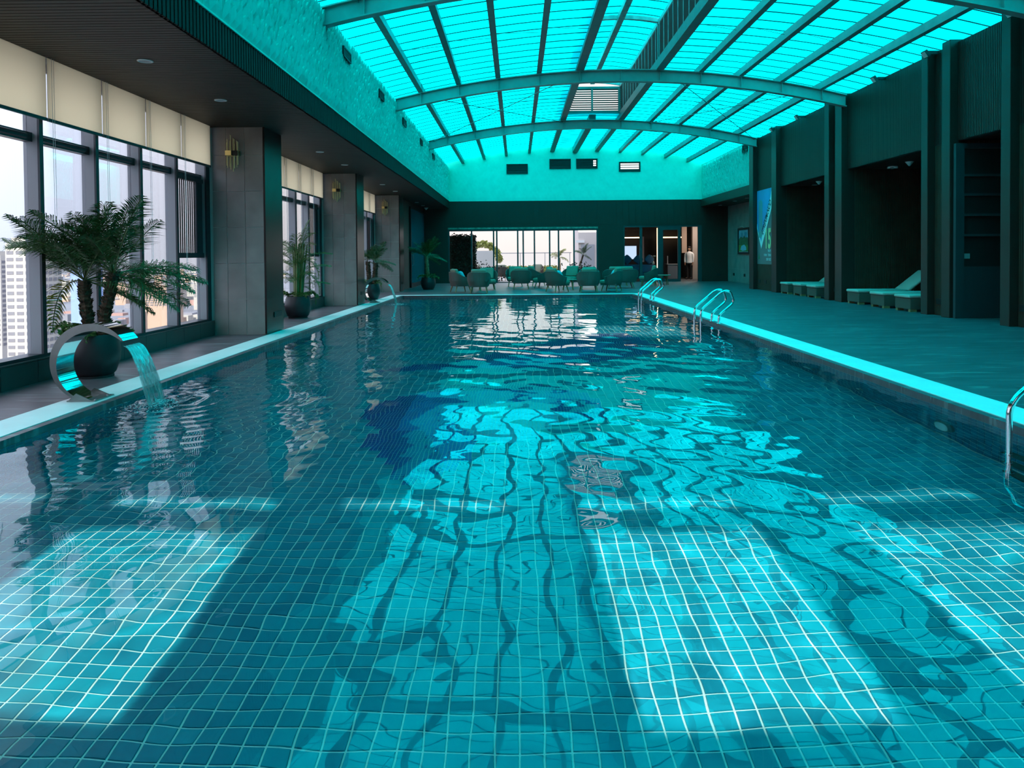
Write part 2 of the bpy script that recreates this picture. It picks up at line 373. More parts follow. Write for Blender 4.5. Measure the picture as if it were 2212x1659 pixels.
# nearest tiles in view are parts, the rest one mesh
def seen(c): # roughly inside the frame through the water
    y = c[2]; return y > 2.95 and abs(c[4]) < 0.70*y+0.05 and (c[1]-c[0]) > 0.088
vis = sorted([c for c in cells if seen(c)], key=lambda c: c[2]*10+abs(c[4]))[:290]
vs_ = set(vis)
gt = G(); h_ = P/2-gap; tilebox(gt, -h_, h_, -h_, h_, 0, 0.006); tme = gt.mesh('tile', M['tile'])
for c in vis:
    o = link('tile', tme, pf, ((c[0]+c[1])/2, (c[2]+c[3])/2, FZ)); o.cycles.is_caustics_receiver = True
g = G()
for c in cells:
    if c not in vs_: tilebox(g, c[0], c[1], c[2], c[3], FZ, FZ+0.006)
o = stuff(g.build('tile_field', M['tile'], pf)); o.cycles.is_caustics_receiver = True
g = G(); q = 0.0333
for i in range(int(-2.2/q), int(2.6/q)):
    for j in range(int(5.4/q), int(14.4/q)):
        x = (i+.5)*q; y = (j+.5)*q; z_ = zone(x, y)
        # mosaic fills the whole 10 cm cells that were left out
        ci = math.floor(x/P)*P; cj = YP0+math.floor((y-YP0)/P)*P
        if not zone(ci+P/2, cj+P/2): continue
        if z_ == 0: z_ = zone(ci+P/2, cj+P/2)
        s_ = q/2-0.0022
        g.add([(x-s_,y-s_,FZ+.005),(x+s_,y-s_,FZ+.005),(x+s_,y+s_,FZ+.005),(x-s_,y+s_,FZ+.005)], [(0,1,2,3)], z_-1)
o = stuff(g.build('dolphin_mosaic', [M['mo_dark'], M['mo_mid'], M['mo_light']], pf)); o['label'] = 'two leaping dolphins in navy, blue and aqua mosaic'
o.cycles.is_caustics_receiver = True
# pool walls
def poolwall(name, ax, pos, sgn, lo, hi, parts):
    """ax 'x': wall plane at X=pos facing -sgn"""
    gg = G()
    if ax == 'x': gg.box(min(pos, pos+sgn*.18), max(pos, pos+sgn*.18), lo, hi, FZ-0.2, -0.075)
    else: gg.box(lo, hi, min(pos, pos+sgn*.18), max(pos, pos+sgn*.18), FZ-0.2, -0.075)
    w = struct(gg.build(name, M['grout'])); gg = G(); k = 0
    tt = G(); e = .002
    n = int((hi-lo)/P); rows = 10
    quads = []
    for j in range(n):
        for r in range(rows):
            z1 = WZ-0.02-r*P*1.05; z0 = z1-P+gap*2; a = lo+j*P+gap; b = lo+(j+1)*P-gap
            quads.append((a, b, z0, z1))
    near = sorted([t for t in quads if 5.4 < t[0] < 9], key=lambda t: t[0])[:parts]; ns = set(near)
    if parts:
        g1 = G(); hh = P/2-gap
        g1.add([(0,-hh,-hh),(0,hh,-hh),(0,hh,hh),(0,-hh,hh),(-.005*sgn,-hh+e,-hh+e),(-.005*sgn,hh-e,-hh+e),(-.005*sgn,hh-e,hh-e),(-.005*sgn,-hh+e,hh-e)],
               [(4,7,6,5),(0,4,5,1),(1,5,6,2),(2,6,7,3),(3,7,4,0)])
        me = g1.mesh('tile', M['wtile'])
        for t in near:
            link('tile', me, w, (pos, (t[0]+t[1])/2, (t[2]+t[3])/2)).cycles.is_caustics_receiver = True
    for t in quads:
        if t in ns: continue
        d = pos-sgn*0.005
        if ax == 'x': gg.add([(d,t[0],t[2]),(d,t[1],t[2]),(d,t[1],t[3]),(d,t[0],t[3])], [(0,1,2,3)])
        else: gg.add([(t[0],d,t[2]),(t[1],d,t[2]),(t[1],d,t[3]),(t[0],d,t[3])], [(0,1,2,3)])
    stuff(gg.build('tile_field', M['wtile'], w)); return w
poolwall('pool_wall_right', 'x', XW, 1, YP0, YP1, 280)
poolwall('pool_wall_left', 'x', -XW, -1, YP0, YP1, 0)
poolwall('pool_wall_far', 'y', YP1, 1, -XW, XW, 0)
poolwall('pool_wall_near', 'y', YP0, -1, -XW, XW, 0)

# ------------------------------------------------------------------ water
dx = 0.04
xs = np.linspace(-XW, XW, int(2*XW/dx)+1); ys = np.linspace(YP0, YP1, int((YP1-YP0)/dx)+1)
X, Y = np.meshgrid(xs, ys)
Z = np.zeros_like(X)
for lam, n, slope in ((1.6, 6, 0.010), (0.8, 9, 0.013), (0.42, 12, 0.012), (0.24, 12, 0.008)):
    for k in range(n):
        l = lam*rng.uniform(0.75, 1.3); th = rng.uniform(0, 2*PI); kk = 2*PI/l
        a = slope/kk/math.sqrt(n)*1.8
        Z += a*np.sin(kk*(X*math.cos(th)+Y*math.sin(th))+rng.uniform(0, 2*PI)+0.8*np.sin(0.7*X+0.5*Y+k))
calm = 0.62+0.30*np.exp(-((Y-9.5)/3.0)**2)-0.22*np.clip((Y-12)/5, 0, 1)
Z *= calm
HITS = [(-3.44, 7.15, 1.0), (-3.36, 21.3, 1.0)]
for hx, hy, s in HITS:
    R_ = np.hypot(X-hx, Y-hy)
    Z += s*0.010*np.exp(-R_/0.8)*np.sin(2*PI*R_/0.19)*np.clip(R_/0.12, 0, 1)
    for k in range(14):
        l = rng.uniform(0.10, 0.22); th = rng.uniform(0, 2*PI)
        Z += 0.0022*np.exp(-(R_/0.75)**2)*np.sin(2*PI/l*(X*math.cos(th)+Y*math.sin(th))+k)
Z += WZ
nxv, nyv = len(xs), len(ys)
V = np.stack([X.ravel(), Y.ravel(), Z.ravel()], 1)
i = np.arange(nxv-1); j = np.arange(nyv-1); I, J = np.meshgrid(i, j); b0 = (J*nxv+I).ravel()
Fq = np.stack([b0, b0+1, b0+nxv+1, b0+nxv], 1)
me = bpy.data.meshes.new('pool_water'); me.vertices.add(len(V)); me.vertices.foreach_set('co', V.ravel())
me.loops.add(Fq.size); me.loops.foreach_set('vertex_index', Fq.ravel())
me.polygons.add(len(Fq)); me.polygons.foreach_set('loop_start', np.arange(0, Fq.size, 4)); me.polygons.foreach_set('loop_total', np.full(len(Fq), 4))
me.update(calc_edges=True); me.polygons.foreach_set('use_smooth', [True]*len(Fq))
mw = bpy.data.materials.new('pool_water'); mw.use_nodes = True; N = mw.node_tree.nodes; L = mw.node_tree.links; N.clear()
om = N.new('ShaderNodeOutputMaterial'); gl = N.new('ShaderNodeBsdfGlass'); gl.inputs['IOR'].default_value = 1.333; gl.inputs['Roughness'].default_value = 0.0
gl.inputs['Color'].default_value = (0.88, 0.99, 1.0, 1)
L.new(gl.outputs[0], om.inputs[0]); me.materials.append(mw)
wo_ = link('pool_water', me); tag(wo_, 'rippling clear turquoise water filling the long indoor pool', 'water')
wo_.cycles.is_caustics_caster = True

# ------------------------------------------------------------------ slat helper
def slats(name, parent, m, axis, lo, hi, pitch_, w, fixed):
    """axis: 'Y' slats stepped along Y, 'X' stepped along X; fixed = box ranges of the other two"""
    g = G(); n = int((hi-lo)/pitch_)
    for k in range(n):
        a = lo+k*pitch_
        if axis == 'Y': g.box(fixed[0], fixed[1], a, a+w, fixed[2], fixed[3])
        else: g.box(a, a+w, fixed[0], fixed[1], fixed[2], fixed[3])
    return stuff(g.build(name, m, parent))

# ------------------------------------------------------------------ left soffit
g = G(); g.box(-5.5, XL-0.012, YB, YE, ZC+0.012, 3.90)
sof = struct(g.build('ceiling', M['slat_back']), 'dark brown slatted ceiling over the window side')
slats('ceiling_slats', sof, M['slat'], 'Y', YB, YE, 0.08, 0.066, (-5.5, XL, ZC, ZC+0.014))
g = G(); g.box(XL-0.03, XL-0.006, YB, YE, ZC, 3.90)
fa = struct(g.build('trim_3', M['slat_back']), 'ribbed fascia below the turquoise wall')
slats('fascia_slats', fa, M['fascia'], 'Y', YB, YE, 0.08, 0.055, (XL-0.006, XL+0.016, ZC, 3.875))
g = G(); g.box(XL-0.02, XL+0.03, YB, YE, 3.878, 3.90)
struct(g.build('trim_4', M['teal']))
# upper left wall with scale panels
g = G(); g.box(XL-0.2, XL, YB, YE, 3.90, 5.42)
wl = struct(g.build('wall_left_upper', M['teal_scale']), 'turquoise wall covered in overlapping leaf-shaped scales', 'wall')
def scale_geo(g, u, w_, h, tilt, put, twist):
    """leaf scale; put maps (along, up, out) to world"""
    prof = [(-.5, 0), (-.48, .45), (-.30, .78), (0, 1.0), (.30, .78), (.48, .45), (.5, 0)]
    vs = [put(u[0]+p[0]*w_, u[1]+p[1]*h, tilt*p[1]+twist*p[0]*2*p[1]+0.002) for p in prof]
    vs.append(put(u[0], u[1]+h*.45, tilt*.75+0.012))
    back = [put(u[0]+p[0]*w_, u[1]+p[1]*h, -0.004) for p in prof]
    n = len(prof); fs = [(i, i+1, n) for i in range(n-1)] + [(n-1, 0, n)]
    fs += [(i, n+1+i, n+2+i, i+1) for i in range(n-1)]
    g.add(vs+back, fs)
variants = []
for k in range(4):
    g = G(); scale_geo(g, (0, 0), 0.19, 0.27, 0.034+0.007*k, lambda a, b, c: (c, a, b), [-.030, .022, .032, -.012][k])
    variants.append(g.mesh('scale', M['teal_scale']))
def scale_wall(parent, y0, y1, z0, z1, xpos, sg, pw, ph, nparts, first):
    big = G(); cnt = 0; ny_ = int((y1-y0)/pw); nz_ = int((z1-z0)/ph)
    items = []
    for a in range(ny_):
        for b in range(nz_):
            items.append((y0+(a+.5)*pw+(b % 2)*pw/2+random.uniform(-.015, .015), z0+b*ph-0.01+random.uniform(-.015, .015)))
    for (yy, zz) in items:
        if zz+0.25 > z1: zz = z1-0.26
        if cnt < nparts and yy > first and sg > 0:
            link('scale', variants[random.randrange(4)], parent, (xpos, yy, zz)); cnt += 1
        else:
            scale_geo(big, (yy, zz), 0.19, 0.27, random.uniform(.03, .06), lambda p, q_, r: (xpos+sg*r, p, q_), random.uniform(-.032, .032))
    stuff(big.build('scale_field', M['teal_scale'], parent))
scale_wall(wl, 2, YE-.1, 3.90, 5.42, XL, 1, 0.17, 0.15, 290, 6.6)
def wall_vent(loc, label, along, w_, h, lit=0):
    t = thing('air_vent', label, 'vent', loc, 0, 'dark vents in the turquoise walls')
    if along == 'Y':
        g = G(); g.box(-.01, .075, -w_/2, w_/2, -h/2, -h/2+.03); g.box(-.01, .075, -w_/2, w_/2, h/2-.03, h/2); g.box(-.01, .075, -w_/2, -w_/2+.03, -h/2+.03, h/2-.03); g.box(-.01, .075, w_/2-.03, w_/2, -h/2+.03, h/2-.03); g.build('frame', M['black'], t)
        G().box(-.01, .045, -w_/2+.03, w_/2-.03, -h/2+.03, h/2-.03).build('back_plate', M['dark'], t)
        for k in range(4):
            z = -h/2+.05+k*(h-.1)/3.4
            G().box(.045, .07, -w_/2+.03, w_/2-.03, z, z+.012).build('slat', M['black'], t)
    else:
        g = G(); g.box(-w_/2, w_/2, -.05, .01, -h/2, -h/2+.04); g.box(-w_/2, w_/2, -.05, .01, h/2-.04, h/2); g.box(-w_/2, -w_/2+.04, -.05, .01, -h/2+.04, h/2-.04); g.box(w_/2-.04, w_/2, -.05, .01, -h/2+.04, h/2-.04); g.build('frame', M['black'], t)
        x0 = -w_/2+.04
        G().box(x0, w_/2-.04, -.02, .01, -h/2+.04, h/2-.04).build('back_plate', M['dark'], t)
        for k in range(3):
            z = -h/2+.12+k*.10
            if lit == 2: G().box(-w_/2+.07, w_/2-.07, -.026, -.02, z, z+.062).build('glow_plate', M['vent_glow'], t)
            if lit == 1: G().box(w_/2-.20, w_/2-.07, -.026, -.02, z, z+.062).build('glow_plate', M['vent_glow'], t)
            G().box(x0, w_/2-.04, -.045, -.02, z+.062, z+.082).build('slat', M['black'], t)
    return t
M['vent_glow'] = mat('daylight_glow_plate', (0.9, 0.85, 0.82), 0.6, emit=(1.0, 0.9, 0.86), estr=0.9)  # emissive plates stand in for daylight showing through the vent slits
for k, yv in enumerate((10.25, 13.88, 17.4, 20.97, 24.6, 28.27)):
    wall_vent((XL, yv, 5.08), f'{ORD[k]} square dark vent on the left turquoise scale wall', 'Y', .6, .19)
# ------------------------------------------------------------------ end wall
def wall_with_openings(name, m, y0, y1, x0, x1, z0, z1, ops, **kw):
    g = G(); cur = x0
    for (a, b, zb, zt_) in sorted(ops):
        if a > cur: g.box(cur, a, y0, y1, z0, z1)
        if zb > z0: g.box(a, b, y0, y1, z0, zb)
        if zt_ < z1: g.box(a, b, y0, y1, zt_, z1)
        cur = b
    if cur < x1: g.box(cur, x1, y0, y1, z0, z1)
    return g.build(name, m)
we = wall_with_openings('wall_end', M['greenwall'], YE, YE+.2, -5.4, 11.2, 0, 3.86, [(-3.25, 3.83, 0, 2.62), (5.03, 8.72, 0, 2.66)])
struct(we, 'dark end wall above the terrace doors', 'wall')
g = G()
for k in range(int(14.2/0.3)):
    x = -3.1+k*0.3
    if x > 10.3: break
    g.box(x, x+.285, YE-.012, YE, 2.75, 3.86)
stuff(g.build('wall_boards', M['greenwall'], we))
g = G(); g.box(-3.6, 9.3, YE-.03, YE+.2, 3.86, 6.75)
wt = struct(g.build('wall_end_upper', M['teal']), 'bright turquoise end gable wall under the skylight', 'wall')
big = G()
for a in range(64):
    for b in range(13):
        u = (XL+.1+a*.19+(b % 2)*.09, 3.9+b*.16)
        if u[0] > 8.7 or u[1]+.3 > 5.5+.72*(1-((u[0]-2.75)/5.95)**2): continue
        scale_geo(big, u, 0.19, 0.27, random.uniform(.002, .009), lambda p, q_, r: (p, YE-.03-r*0.5, q_), random.uniform(-.008, .008))
stuff(big.build('scale_field', M['teal'], wt))
for (x, z, lit, lb) in ((.04, 5.36, 0, 'leftmost dark rectangular vent high on the turquoise end wall'), (2.06, 5.58, 0, 'dark rectangular vent left of centre on turquoise end wall'), (3.32, 5.58, 1, 'rectangular end wall vent with three bright dots at its right'), (5.33, 5.42, 2, 'rightmost end wall vent glowing with three bright slits')):
    wall_vent((x, YE-.04, z), lb, 'X', 1.0, .46, lit)
# right short turquoise wall past the last pilaster
g = G(); g.box(8.72, 8.95, 27.5, YE-.03, 3.86, 5.5)
wr2 = struct(g.build('wall_right_turquoise', M['teal_scale']), 'short turquoise scale wall past the last pilaster')
scale_wall(wr2, 27.5, YE-.1, 3.88, 5.46, 8.72, -1, 0.19, 0.16, 0, 99)
tv_ = wall_vent((8.72, 28.2, 5.28), 'small square dark vent on the right turquoise wall', 'Y', .6, .3); tv_.rotation_euler = (0, 0, PI)
g = G(); g.box(8.68, 8.95, 27.5, YE, ZC, 3.86); struct(g.build('trim_5', M['greenwall']))
g = G(); g.box(8.95, 11.2, 27.5, YE, ZC, 3.86); struct(g.build('ceiling_recess', M['slat']))

# ------------------------------------------------------------------ skylight roof
AY = [-2.1, 5.15, 12.4, 19.65, 26.9]
PX = [-2.50, -1.50, -0.46, 0.62, 1.70, 2.77, 3.80, 4.88, 5.93, 7.00, 8.05]
def zt(x): return 5.45+0.72*(1-((x-2.75)/5.95)**2)
roof = sempty('skylight_roof', 'vaulted cyan skylight roof on curved steel beams', 'roof')
def archband(g, x0, x1, n, y0, y1, dz0, dz1, mi=0, f=zt):
    vs = []; fs = []
    for k in range(n+1):
        x = x0+(x1-x0)*k/n; z = f(x)
        vs += [(x,y0,z+dz0),(x,y1,z+dz0),(x,y1,z+dz1),(x,y0,z+dz1)]
    for k in range(n):
        a = k*4; b = a+4
        fs += [(a,a+1,b+1,b),(a+1,a+2,b+2,b+1),(a+2,a+3,b+3,b+2),(a+3,a,b,b+3)]
    fs += [(0,3,2,1),(n*4,n*4+1,n*4+2,n*4+3)]
    g.add(vs, fs, mi)
g = G()
archband(g, XL-.05, 8.68, 40, -.008, .008, -.30, 0); archband(g, XL-.05, 8.68, 40, -.09, .09, -.31, -.285); archband(g, XL-.05, 8.68, 40, -.09, .09, -.015, .01)
for x in PX: g.box(x-.006, x+.006, -.085, .085, zt(x)-.29, zt(x)-.01)
ame = g.mesh('arch_beam', M['steel_teal'])
for y in AY: link('arch_beam', ame, roof, (0, y, 0))
for k, x in enumerate(PX):
    g = G(); z = zt(x); h = .20; w_ = .045
    if k in (4, 6): h = .30; w_ = .07
    if k == 5:
        g.box(x-.12, x+.12, 26.9, YE-.03, z-.06, z+.2)
    else:
        g.box(x-w_, x+w_, YB, YE-.03, z+.012, z+h)
        g.box(x-w_*1.5, x+w_*1.5, YB, YE-.03, z+.010, z+.022)
    g.build('purlin', M['purlin'], roof)
    for y in AY[2:]:
        if k == 5: continue
        g = G(); g.add([(x+w_,y-.10,z+.01),(x+w_,y-.10,z+.19),(x+w_,y-.30,z+.19),(x+w_+.012,y-.10,z+.01),(x+w_+.012,y-.10,z+.19),(x+w_+.012,y-.30,z+.19)], [(0,1,2),(5,4,3),(0,3,4,1),(1,4,5,2),(2,5,3,0)])
        g.build('gusset', M['purlin'], roof)
# sheets
SP = 0.54
def sheet(x0, x1, n):
    g = G(); archband(g, x0, x1, n, 0.004, SP-0.004, 0.215, 0.223); return g.mesh('roof_panel', M['panel'])
def seam(x0, x1, n):
    g = G(); archband(g, x0, x1, n, -0.013, 0.013, 0.200, 0.2145); return g.mesh('panel_seam', M['seam'])
shL, shR, shF = sheet(-4.5, 1.68, 20), sheet(3.82, 9.9, 20), sheet(-4.5, 9.9, 44)
seL, seR, seF = seam(-4.5, 1.62, 20), seam(3.88, 9.9, 20), seam(-4.5, 9.9, 44)
y = YB
while y < YE:
    if y+SP < 26.95:
        link('roof_panel', shL, roof, (0, y, 0)); link('roof_panel', shR, roof, (0, y, 0)); link('panel_seam', seL, roof, (0, y, 0)); link('panel_seam', seR, roof, (0, y, 0))
    else:
        link('roof_panel', shF, roof, (0, y, 0)); link('panel_seam', seF, roof, (0, y, 0))
    y += SP
# brace rods
def rod(a, b, r=.012):
    G().tube([a, b], r, 6).build('brace_rod', M['purlin'], roof)
def zr(x): return zt(x)-.04
for (xa, ya, xb, yb) in ((-2.6, 19.65, 1.7, 26.9), (1.7, 19.65, -3.0, 26.9), (4.0, 19.65, 8.6, 26.9), (7.9, 19.65, 4.8, 26.9), (-2.9, 5.15, -1.4, 12.4), (-2.6, 12.4, -3.1, 9.5)):
    rod((xa, ya, zr(xa)), (xb, yb, zr(xb)))
for ym in (16.0, 23.3, 8.8):
    for a, b in zip(PX[:-1], PX[1:]):
        if a in (1.70, 2.77) : continue
        rod((a, ym, zt(a)+.12), (b, ym+.35, zt(b)+.12), .006)
# raised ridge lantern
lan = sempty('ridge_lantern', 'raised louvred ridge lantern along the skylight', 'roof')
XA, XB, ZB, ZTOP = 1.70, 3.80, 6.42, 7.42
def zm(x): return 7.46+0.14*(1-((x-2.75)/1.2)**2)
g = G(); archband(g, 1.5, 4.0, 8, 0.004, SP-0.004, 0.06, 0.068, f=zm); lsh = g.mesh('roof_panel', M['panel'])
g = G(); archband(g, 1.5, 4.0, 8, -.017, .017, 0.045, 0.0595, f=zm); lse = g.mesh('panel_seam', M['seam'])
y = YB
while y+SP < 27.3:
    link('roof_panel', lsh, lan, (0, y, 0)); link('panel_seam', lse, lan, (0, y, 0)); y += SP
G().box(2.69, 2.85, YB, 26.9, 7.45, 7.60).build('ridge_beam', M['galv'], lan)
for x in (XA, XB):
    G().box(x-.05, x+.05, YB, 26.9, 7.34, 7.46).build('top_rail', M['galv'], lan)
    G().box(x-.05, x+.05, YB, 26.9, 6.33, 6.42).build('bottom_rail', M['steel_teal'], lan)
    for yy in AY: G().box(x-.05, x+.05, yy-.05, yy+.05, zt(x)+.01, 7.46).build('post', M['purlin'], lan)
for yy in AY[1:]:
    g = G(); archband(g, 1.55, 3.95, 10, yy-.05, yy+.05, -.10, 0.0, f=zm); g.build('hoop', M['galv'], lan)
for x, sg in ((XB, 1), (XA, -1)):
    for k in range(12):
        g = G(); z = 6.46+k*.078
        g.obox((x+sg*.01, (YB+26.9)/2, z), (.055, (26.9-YB)/2-.06, .003), roty(sg*math.radians(48)))
        g.build('slat', M['louver'], lan)
    yy = -1.5
    while yy < 26.5:
        G().box(x-sg*.05-.008, x-sg*.05+.008, yy-.008, yy+.008, 6.42, 7.34).build('louver_rib', M['galv'], lan); yy += .55
for x0, x1 in ((XA+.05, XB-.05),):
    g = G(); g.box(x0, x1, 26.82, 26.9, 6.42, 6.50); g.box(x0, x1, 26.82, 26.9, 7.28, 7.36); g.box(x0, x0+.06, 26.82, 26.9, 6.5, 7.28); g.box(x1-.06, x1, 26.82, 26.9, 6.5, 7.28); g.box(2.72, 2.78, 26.82, 26.9, 6.5, 7.28)
    g.build('louver_frame', M['purlin'], lan)
    for k in range(10):
        z = 6.53+k*.078
        for a, b in ((x0+.06, 2.72), (2.78, x1-.06)):
            G().box(a, b, 26.84, 26.88, z, z+.040).build('slat', M['black'], lan)

# ------------------------------------------------------------------ columns (left)
CY = [12.55, 19.75, 26.95]
def make_column():
    t = sempty('tiled_column', None, None)
    G().box(-5.42, -4.285, 0, .87, 0, ZC).build('core', M['colgrout'], t)
    g = G(); g.box(-4.285, -4.255, -.012, .882, 0.02, ZC); g.build('side_panel', M['bronze'], t)
    G().box(-4.275, -4.24, .35, .75, .27, .36).build('socket_box', M['black'], t)
    xe = [-5.15, -4.91, -4.60, -4.285]; ze = [0, .61, 1.22, 1.83, 2.44, 3.05, ZC]
    for a in range(3):
        for b in range(6):
            for (y0, y1) in ((-.010, 0), (.87, .88)):
                G().box(xe[a]+.004, xe[a+1]-.004, y0, y1, ze[b]+.004, ze[b+1]-.004).build('tile', M['coltile'], t)
    return t
c0 = make_column()
for k, y in enumerate(CY):
    c = c0 if k == 0 else copy_tree(c0)
    c.location = (0, y, 0)
    tag(c, ['nearest grey tiled column, beside the large twin palm', 'middle grey tiled column with gold sconce', 'farthest grey tiled column by the far palm'][k], 'column')

# ------------------------------------------------------------------ windows (left)
secs = [(YB, 12.55), (13.42, 19.75), (20.62, 26.95)]
wn = 0
for si, (ya, yb) in enumerate(secs):
    w = sempty(f'window_{si+1}', None, None)
    G().box(-5.42, -5.165, ya, yb, 0, .235).build('sill_core', M['colgrout'], w)
    n = int((yb-ya)/.6)+1
    for k in range(n):
        a = ya+k*(yb-ya)/n; b = ya+(k+1)*(yb-ya)/n
        G().box(-5.165, -5.15, a+.003, b-.003, 0, .232).build('tile', M['silltile'], w)
        G().box(-5.22, -5.15, a+.003, b-.003, .235, .25).build('sill_tile', M['silltile'], w)
    G().box(-5.40, -5.20, ya, yb, .235, .285).build('bottom_frame', M['frame'], w)
    mys = [yb-.14-k*1.08 for k in range(14)]
    for k, y in enumerate(mys):
        if y < ya: continue
        g = G(); g.box(-5.37, -5.215, y-.03, y+.03, .285, ZC+.3, 0); g.box(-5.215, -5.19, y-.032, y+.032, .285, ZC, 1); g.build('mullion', [M['mull'], M['frame']], w)
    edges = [yb]+[y for y in mys if y > ya]+[ya]
    for k in range(len(edges)-1):
        b, a = edges[k]-.03, edges[k+1]+.03
        if b-a < .05: continue
        G().box(-5.335, -5.325, a, b, .285, 2.60).build('pane', M['glass'], w)
        G().box(-5.335, -5.325, a, b, 2.70, ZC).build('pane', M['glass'], w)
        g = G(); g.box(-5.36, -5.27, a, b, 2.60, 2.70); g.tube([(-5.27, a, 2.65), (-5.27, b-.12, 2.65)], .035, 10); g.build('transom', M['frame'], w)
    G().box(-5.36, -5.20, yb-.108, yb, .285, ZC).build('jamb_panel', M['frame'], w)
    # slatted screen in the pane beside the column
    b, a = mys[0]-.03, mys[1]+.03
    g = G(); g.box(-5.31, -5.24, a, b, 1.32, 1.40); g.box(-5.31, -5.24, a, b, 2.56, 2.62); g.box(-5.29, -5.26, b-.22, b, 1.40, 2.56); g.build('screen_frame', M['frame'], w)
    for k in range(11):
        y = a+.01+k*(b-.22-a)/11
        G().box(-5.285, -5.278, y, y+.034, 1.40, 2.56).build('screen_slat', M['bronze'], w)
    # roller blinds
    for k in range(len(mys)):
        y1 = mys[k-1]-.02 if k else yb-.01
        y0 = mys[k]+.02
        if k == 0: y0, y1 = mys[0]-.0, yb-.01; continue
        y0, y1 = max(mys[k]+.012, ya+.01), mys[k-1]-.012
        if y1-y0 < .2: continue
        if k == len(mys)-1: y0 = max(ya+.01, mys[k]+.012)
        wn += 1
        sec_name = ['nearest window bay', 'middle window bay', 'farthest window bay', 'bay behind the camera'][si]
        t = thing('roller_blind', f'cream roller blind, {["", "first", "second", "third", "fourth", "fifth", "sixth", "seventh", "eighth", "ninth", "tenth", "eleventh", "twelfth", "thirteenth"][k]} from the column in the {sec_name}', 'blind', (-5.12, (y0+y1)/2, 2.84), 0, 'cream roller blinds')
        h = (y1-y0)/2
        G().box(-.002, .002, -h, h, .02, ZC-2.84).build('fabric', M['blind'], t)
        G().box(-.012, .012, -h, h, -.012, .022).build('bottom_bar', M['doorframe'], t)
        g = G()
        for q_ in (0, .035): g.tube([(.02, -h+.05+q_, ZC-2.84), (.02, -h+.06+q_, -1.7)], .0025, 4)
        g.build('pull_cord', M['cord'], t)
    # end strip blind next to column is plain wall return
g = G(); g.box(-5.6, -5.35, 27.82, YE, 0, ZC); g.box(-5.35, -4.42, 27.82, 27.9, 0, ZC); g.box(-4.6, -4.42, 27.9, YE, 0, ZC)
struct(g.build('wall_left', M['wall']), 'dark brown wall past the farthest column')
# blue glass door panel on far left
t = sempty('door_1', 'tall blue tinted glass door leaf at the far left wall', 'door')
g = G(); g.box(-4.42, -4.34, 30.4, 30.5, .0, 3.34); g.box(-4.42, -4.34, 34.7, 34.8, 0, 3.34); g.box(-4.42, -4.34, 30.5, 34.7, 3.26, 3.34); g.box(-4.42, -4.34, 30.5, 34.7, 0, .18)
g.build('door_frame', M['black'], t)
M['blueglass'] = mat('blue_tinted_glass', (0.02, 0.16, 0.24), 0.08, spec=0.8)
G().box(-4.40, -4.36, 30.5, 34.7, .18, 3.26).build('glass_leaf', M['blueglass'], t)
G().tube([(-4.33, 30.65, .9), (-4.29, 30.65, .95), (-4.29, 30.65, 1.4), (-4.33, 30.65, 1.45)], .015, 8).build('handle', M['brushed'], t)

# ------------------------------------------------------------------ right wall
segs = [  # pilasters (y0,y1)
    (5.35, 5.6), (7.5, 7.75), (8.2, 8.45), (12.2-.2, 12.2+.05), (13.0, 13.25), (14.8, 15.08), (15.60, 15.84), (19.7, 20.1), (20.5, 20.8), (24.65, 25.1), (27.05, 27.5)]
alc = [(8.45, 12.0), (13.25, 14.8), (15.84, 19.7), (20.8, 24.65)]
pil_lab = 0
for k, (a, b) in enumerate(segs):
    g = G(); g.box(8.60, 8.95, a, b, 0, 5.52); o = bevel(g.build('wall_pilaster', M['pilaster']), .008, 1); struct(o)
wr = sempty('wall_right', 'dark ribbed wall with recessed alcoves along the right', 'wall')
g = G(); g.box(8.78, 9.0, YB, 27.5, ZC, 5.48)
cur = YB
for a, b in alc:
    g.box(8.78, 9.0, cur+.02, a-.02, 0, ZC); cur = b
g.box(8.78, 9.0, cur+.02, 27.45, 0, ZC)
g.build('wall_core', M['slat_back'], wr)
gs = G(); gu = G()
y = YB
while y < 27.45:
    ina = any(a-.0 <= y+.02 <= b for a, b in alc); inp = any(a <= y+.015 <= b for a, b in segs)
    if not inp:
        if not ina: gs.box(8.755, 8.78, y, y+.034, 0.0, ZC)
        gu.box(8.755, 8.78, y, y+.034, ZC+.01, 5.47)
    y += .05
stuff(gs.build('wall_slats', M['wslat'], wr)); stuff(gu.build('upper_wall_slats', M['greenwall'], wr))
for a, b in alc:
    g = G(); g.box(8.95, 11.2, a-.1, b+.1, ZC, ZC+.15); g.build('alcove_ceiling', M['greenwall'], wr)
    g = G(); g.box(11.0, 11.2, a-.1, b+.1, 0, ZC); g.box(8.951, 11.0, b, b+.1, 0, ZC); g.box(9.0, 11.0, a-.1, a, 0, ZC); g.build('alcove_wall', M['slat_back'], wr)
    g = G()
    x = 8.955
    while x < 10.98: g.box(x, x+.034, b-.02, b, 0, ZC); x += .05
    yy = a+.02
    while yy < b-.05: g.box(10.98, 11.0, yy, yy+.034, 0, ZC); yy += .05
    stuff(g.build('alcove_slats', M['wslat'], wr))
# recess at far right: slate side wall
g = G(); g.box(9.95, 10.15, 27.5, YE, 0, ZC); ws = struct(g.build('wall_recess', M['colgrout']), 'slate tiled recess wall behind the framed picture')
for a in range(12):
    for b in range(6):
        y0 = 27.5+a*.62; y1 = min(y0+.62, YE); z0 = b*.61; z1 = min(z0+.61, ZC)
        if y1-y0 > .1: G().box(9.935, 9.95, y0+.003, y1-.003, z0+.003, z1-.003).build('tile', M['coltile'], ws)
g = G(); g.box(8.95, 9.95, 27.4, 27.5, 0, ZC); struct(g.build('wall_return', M['wall']))
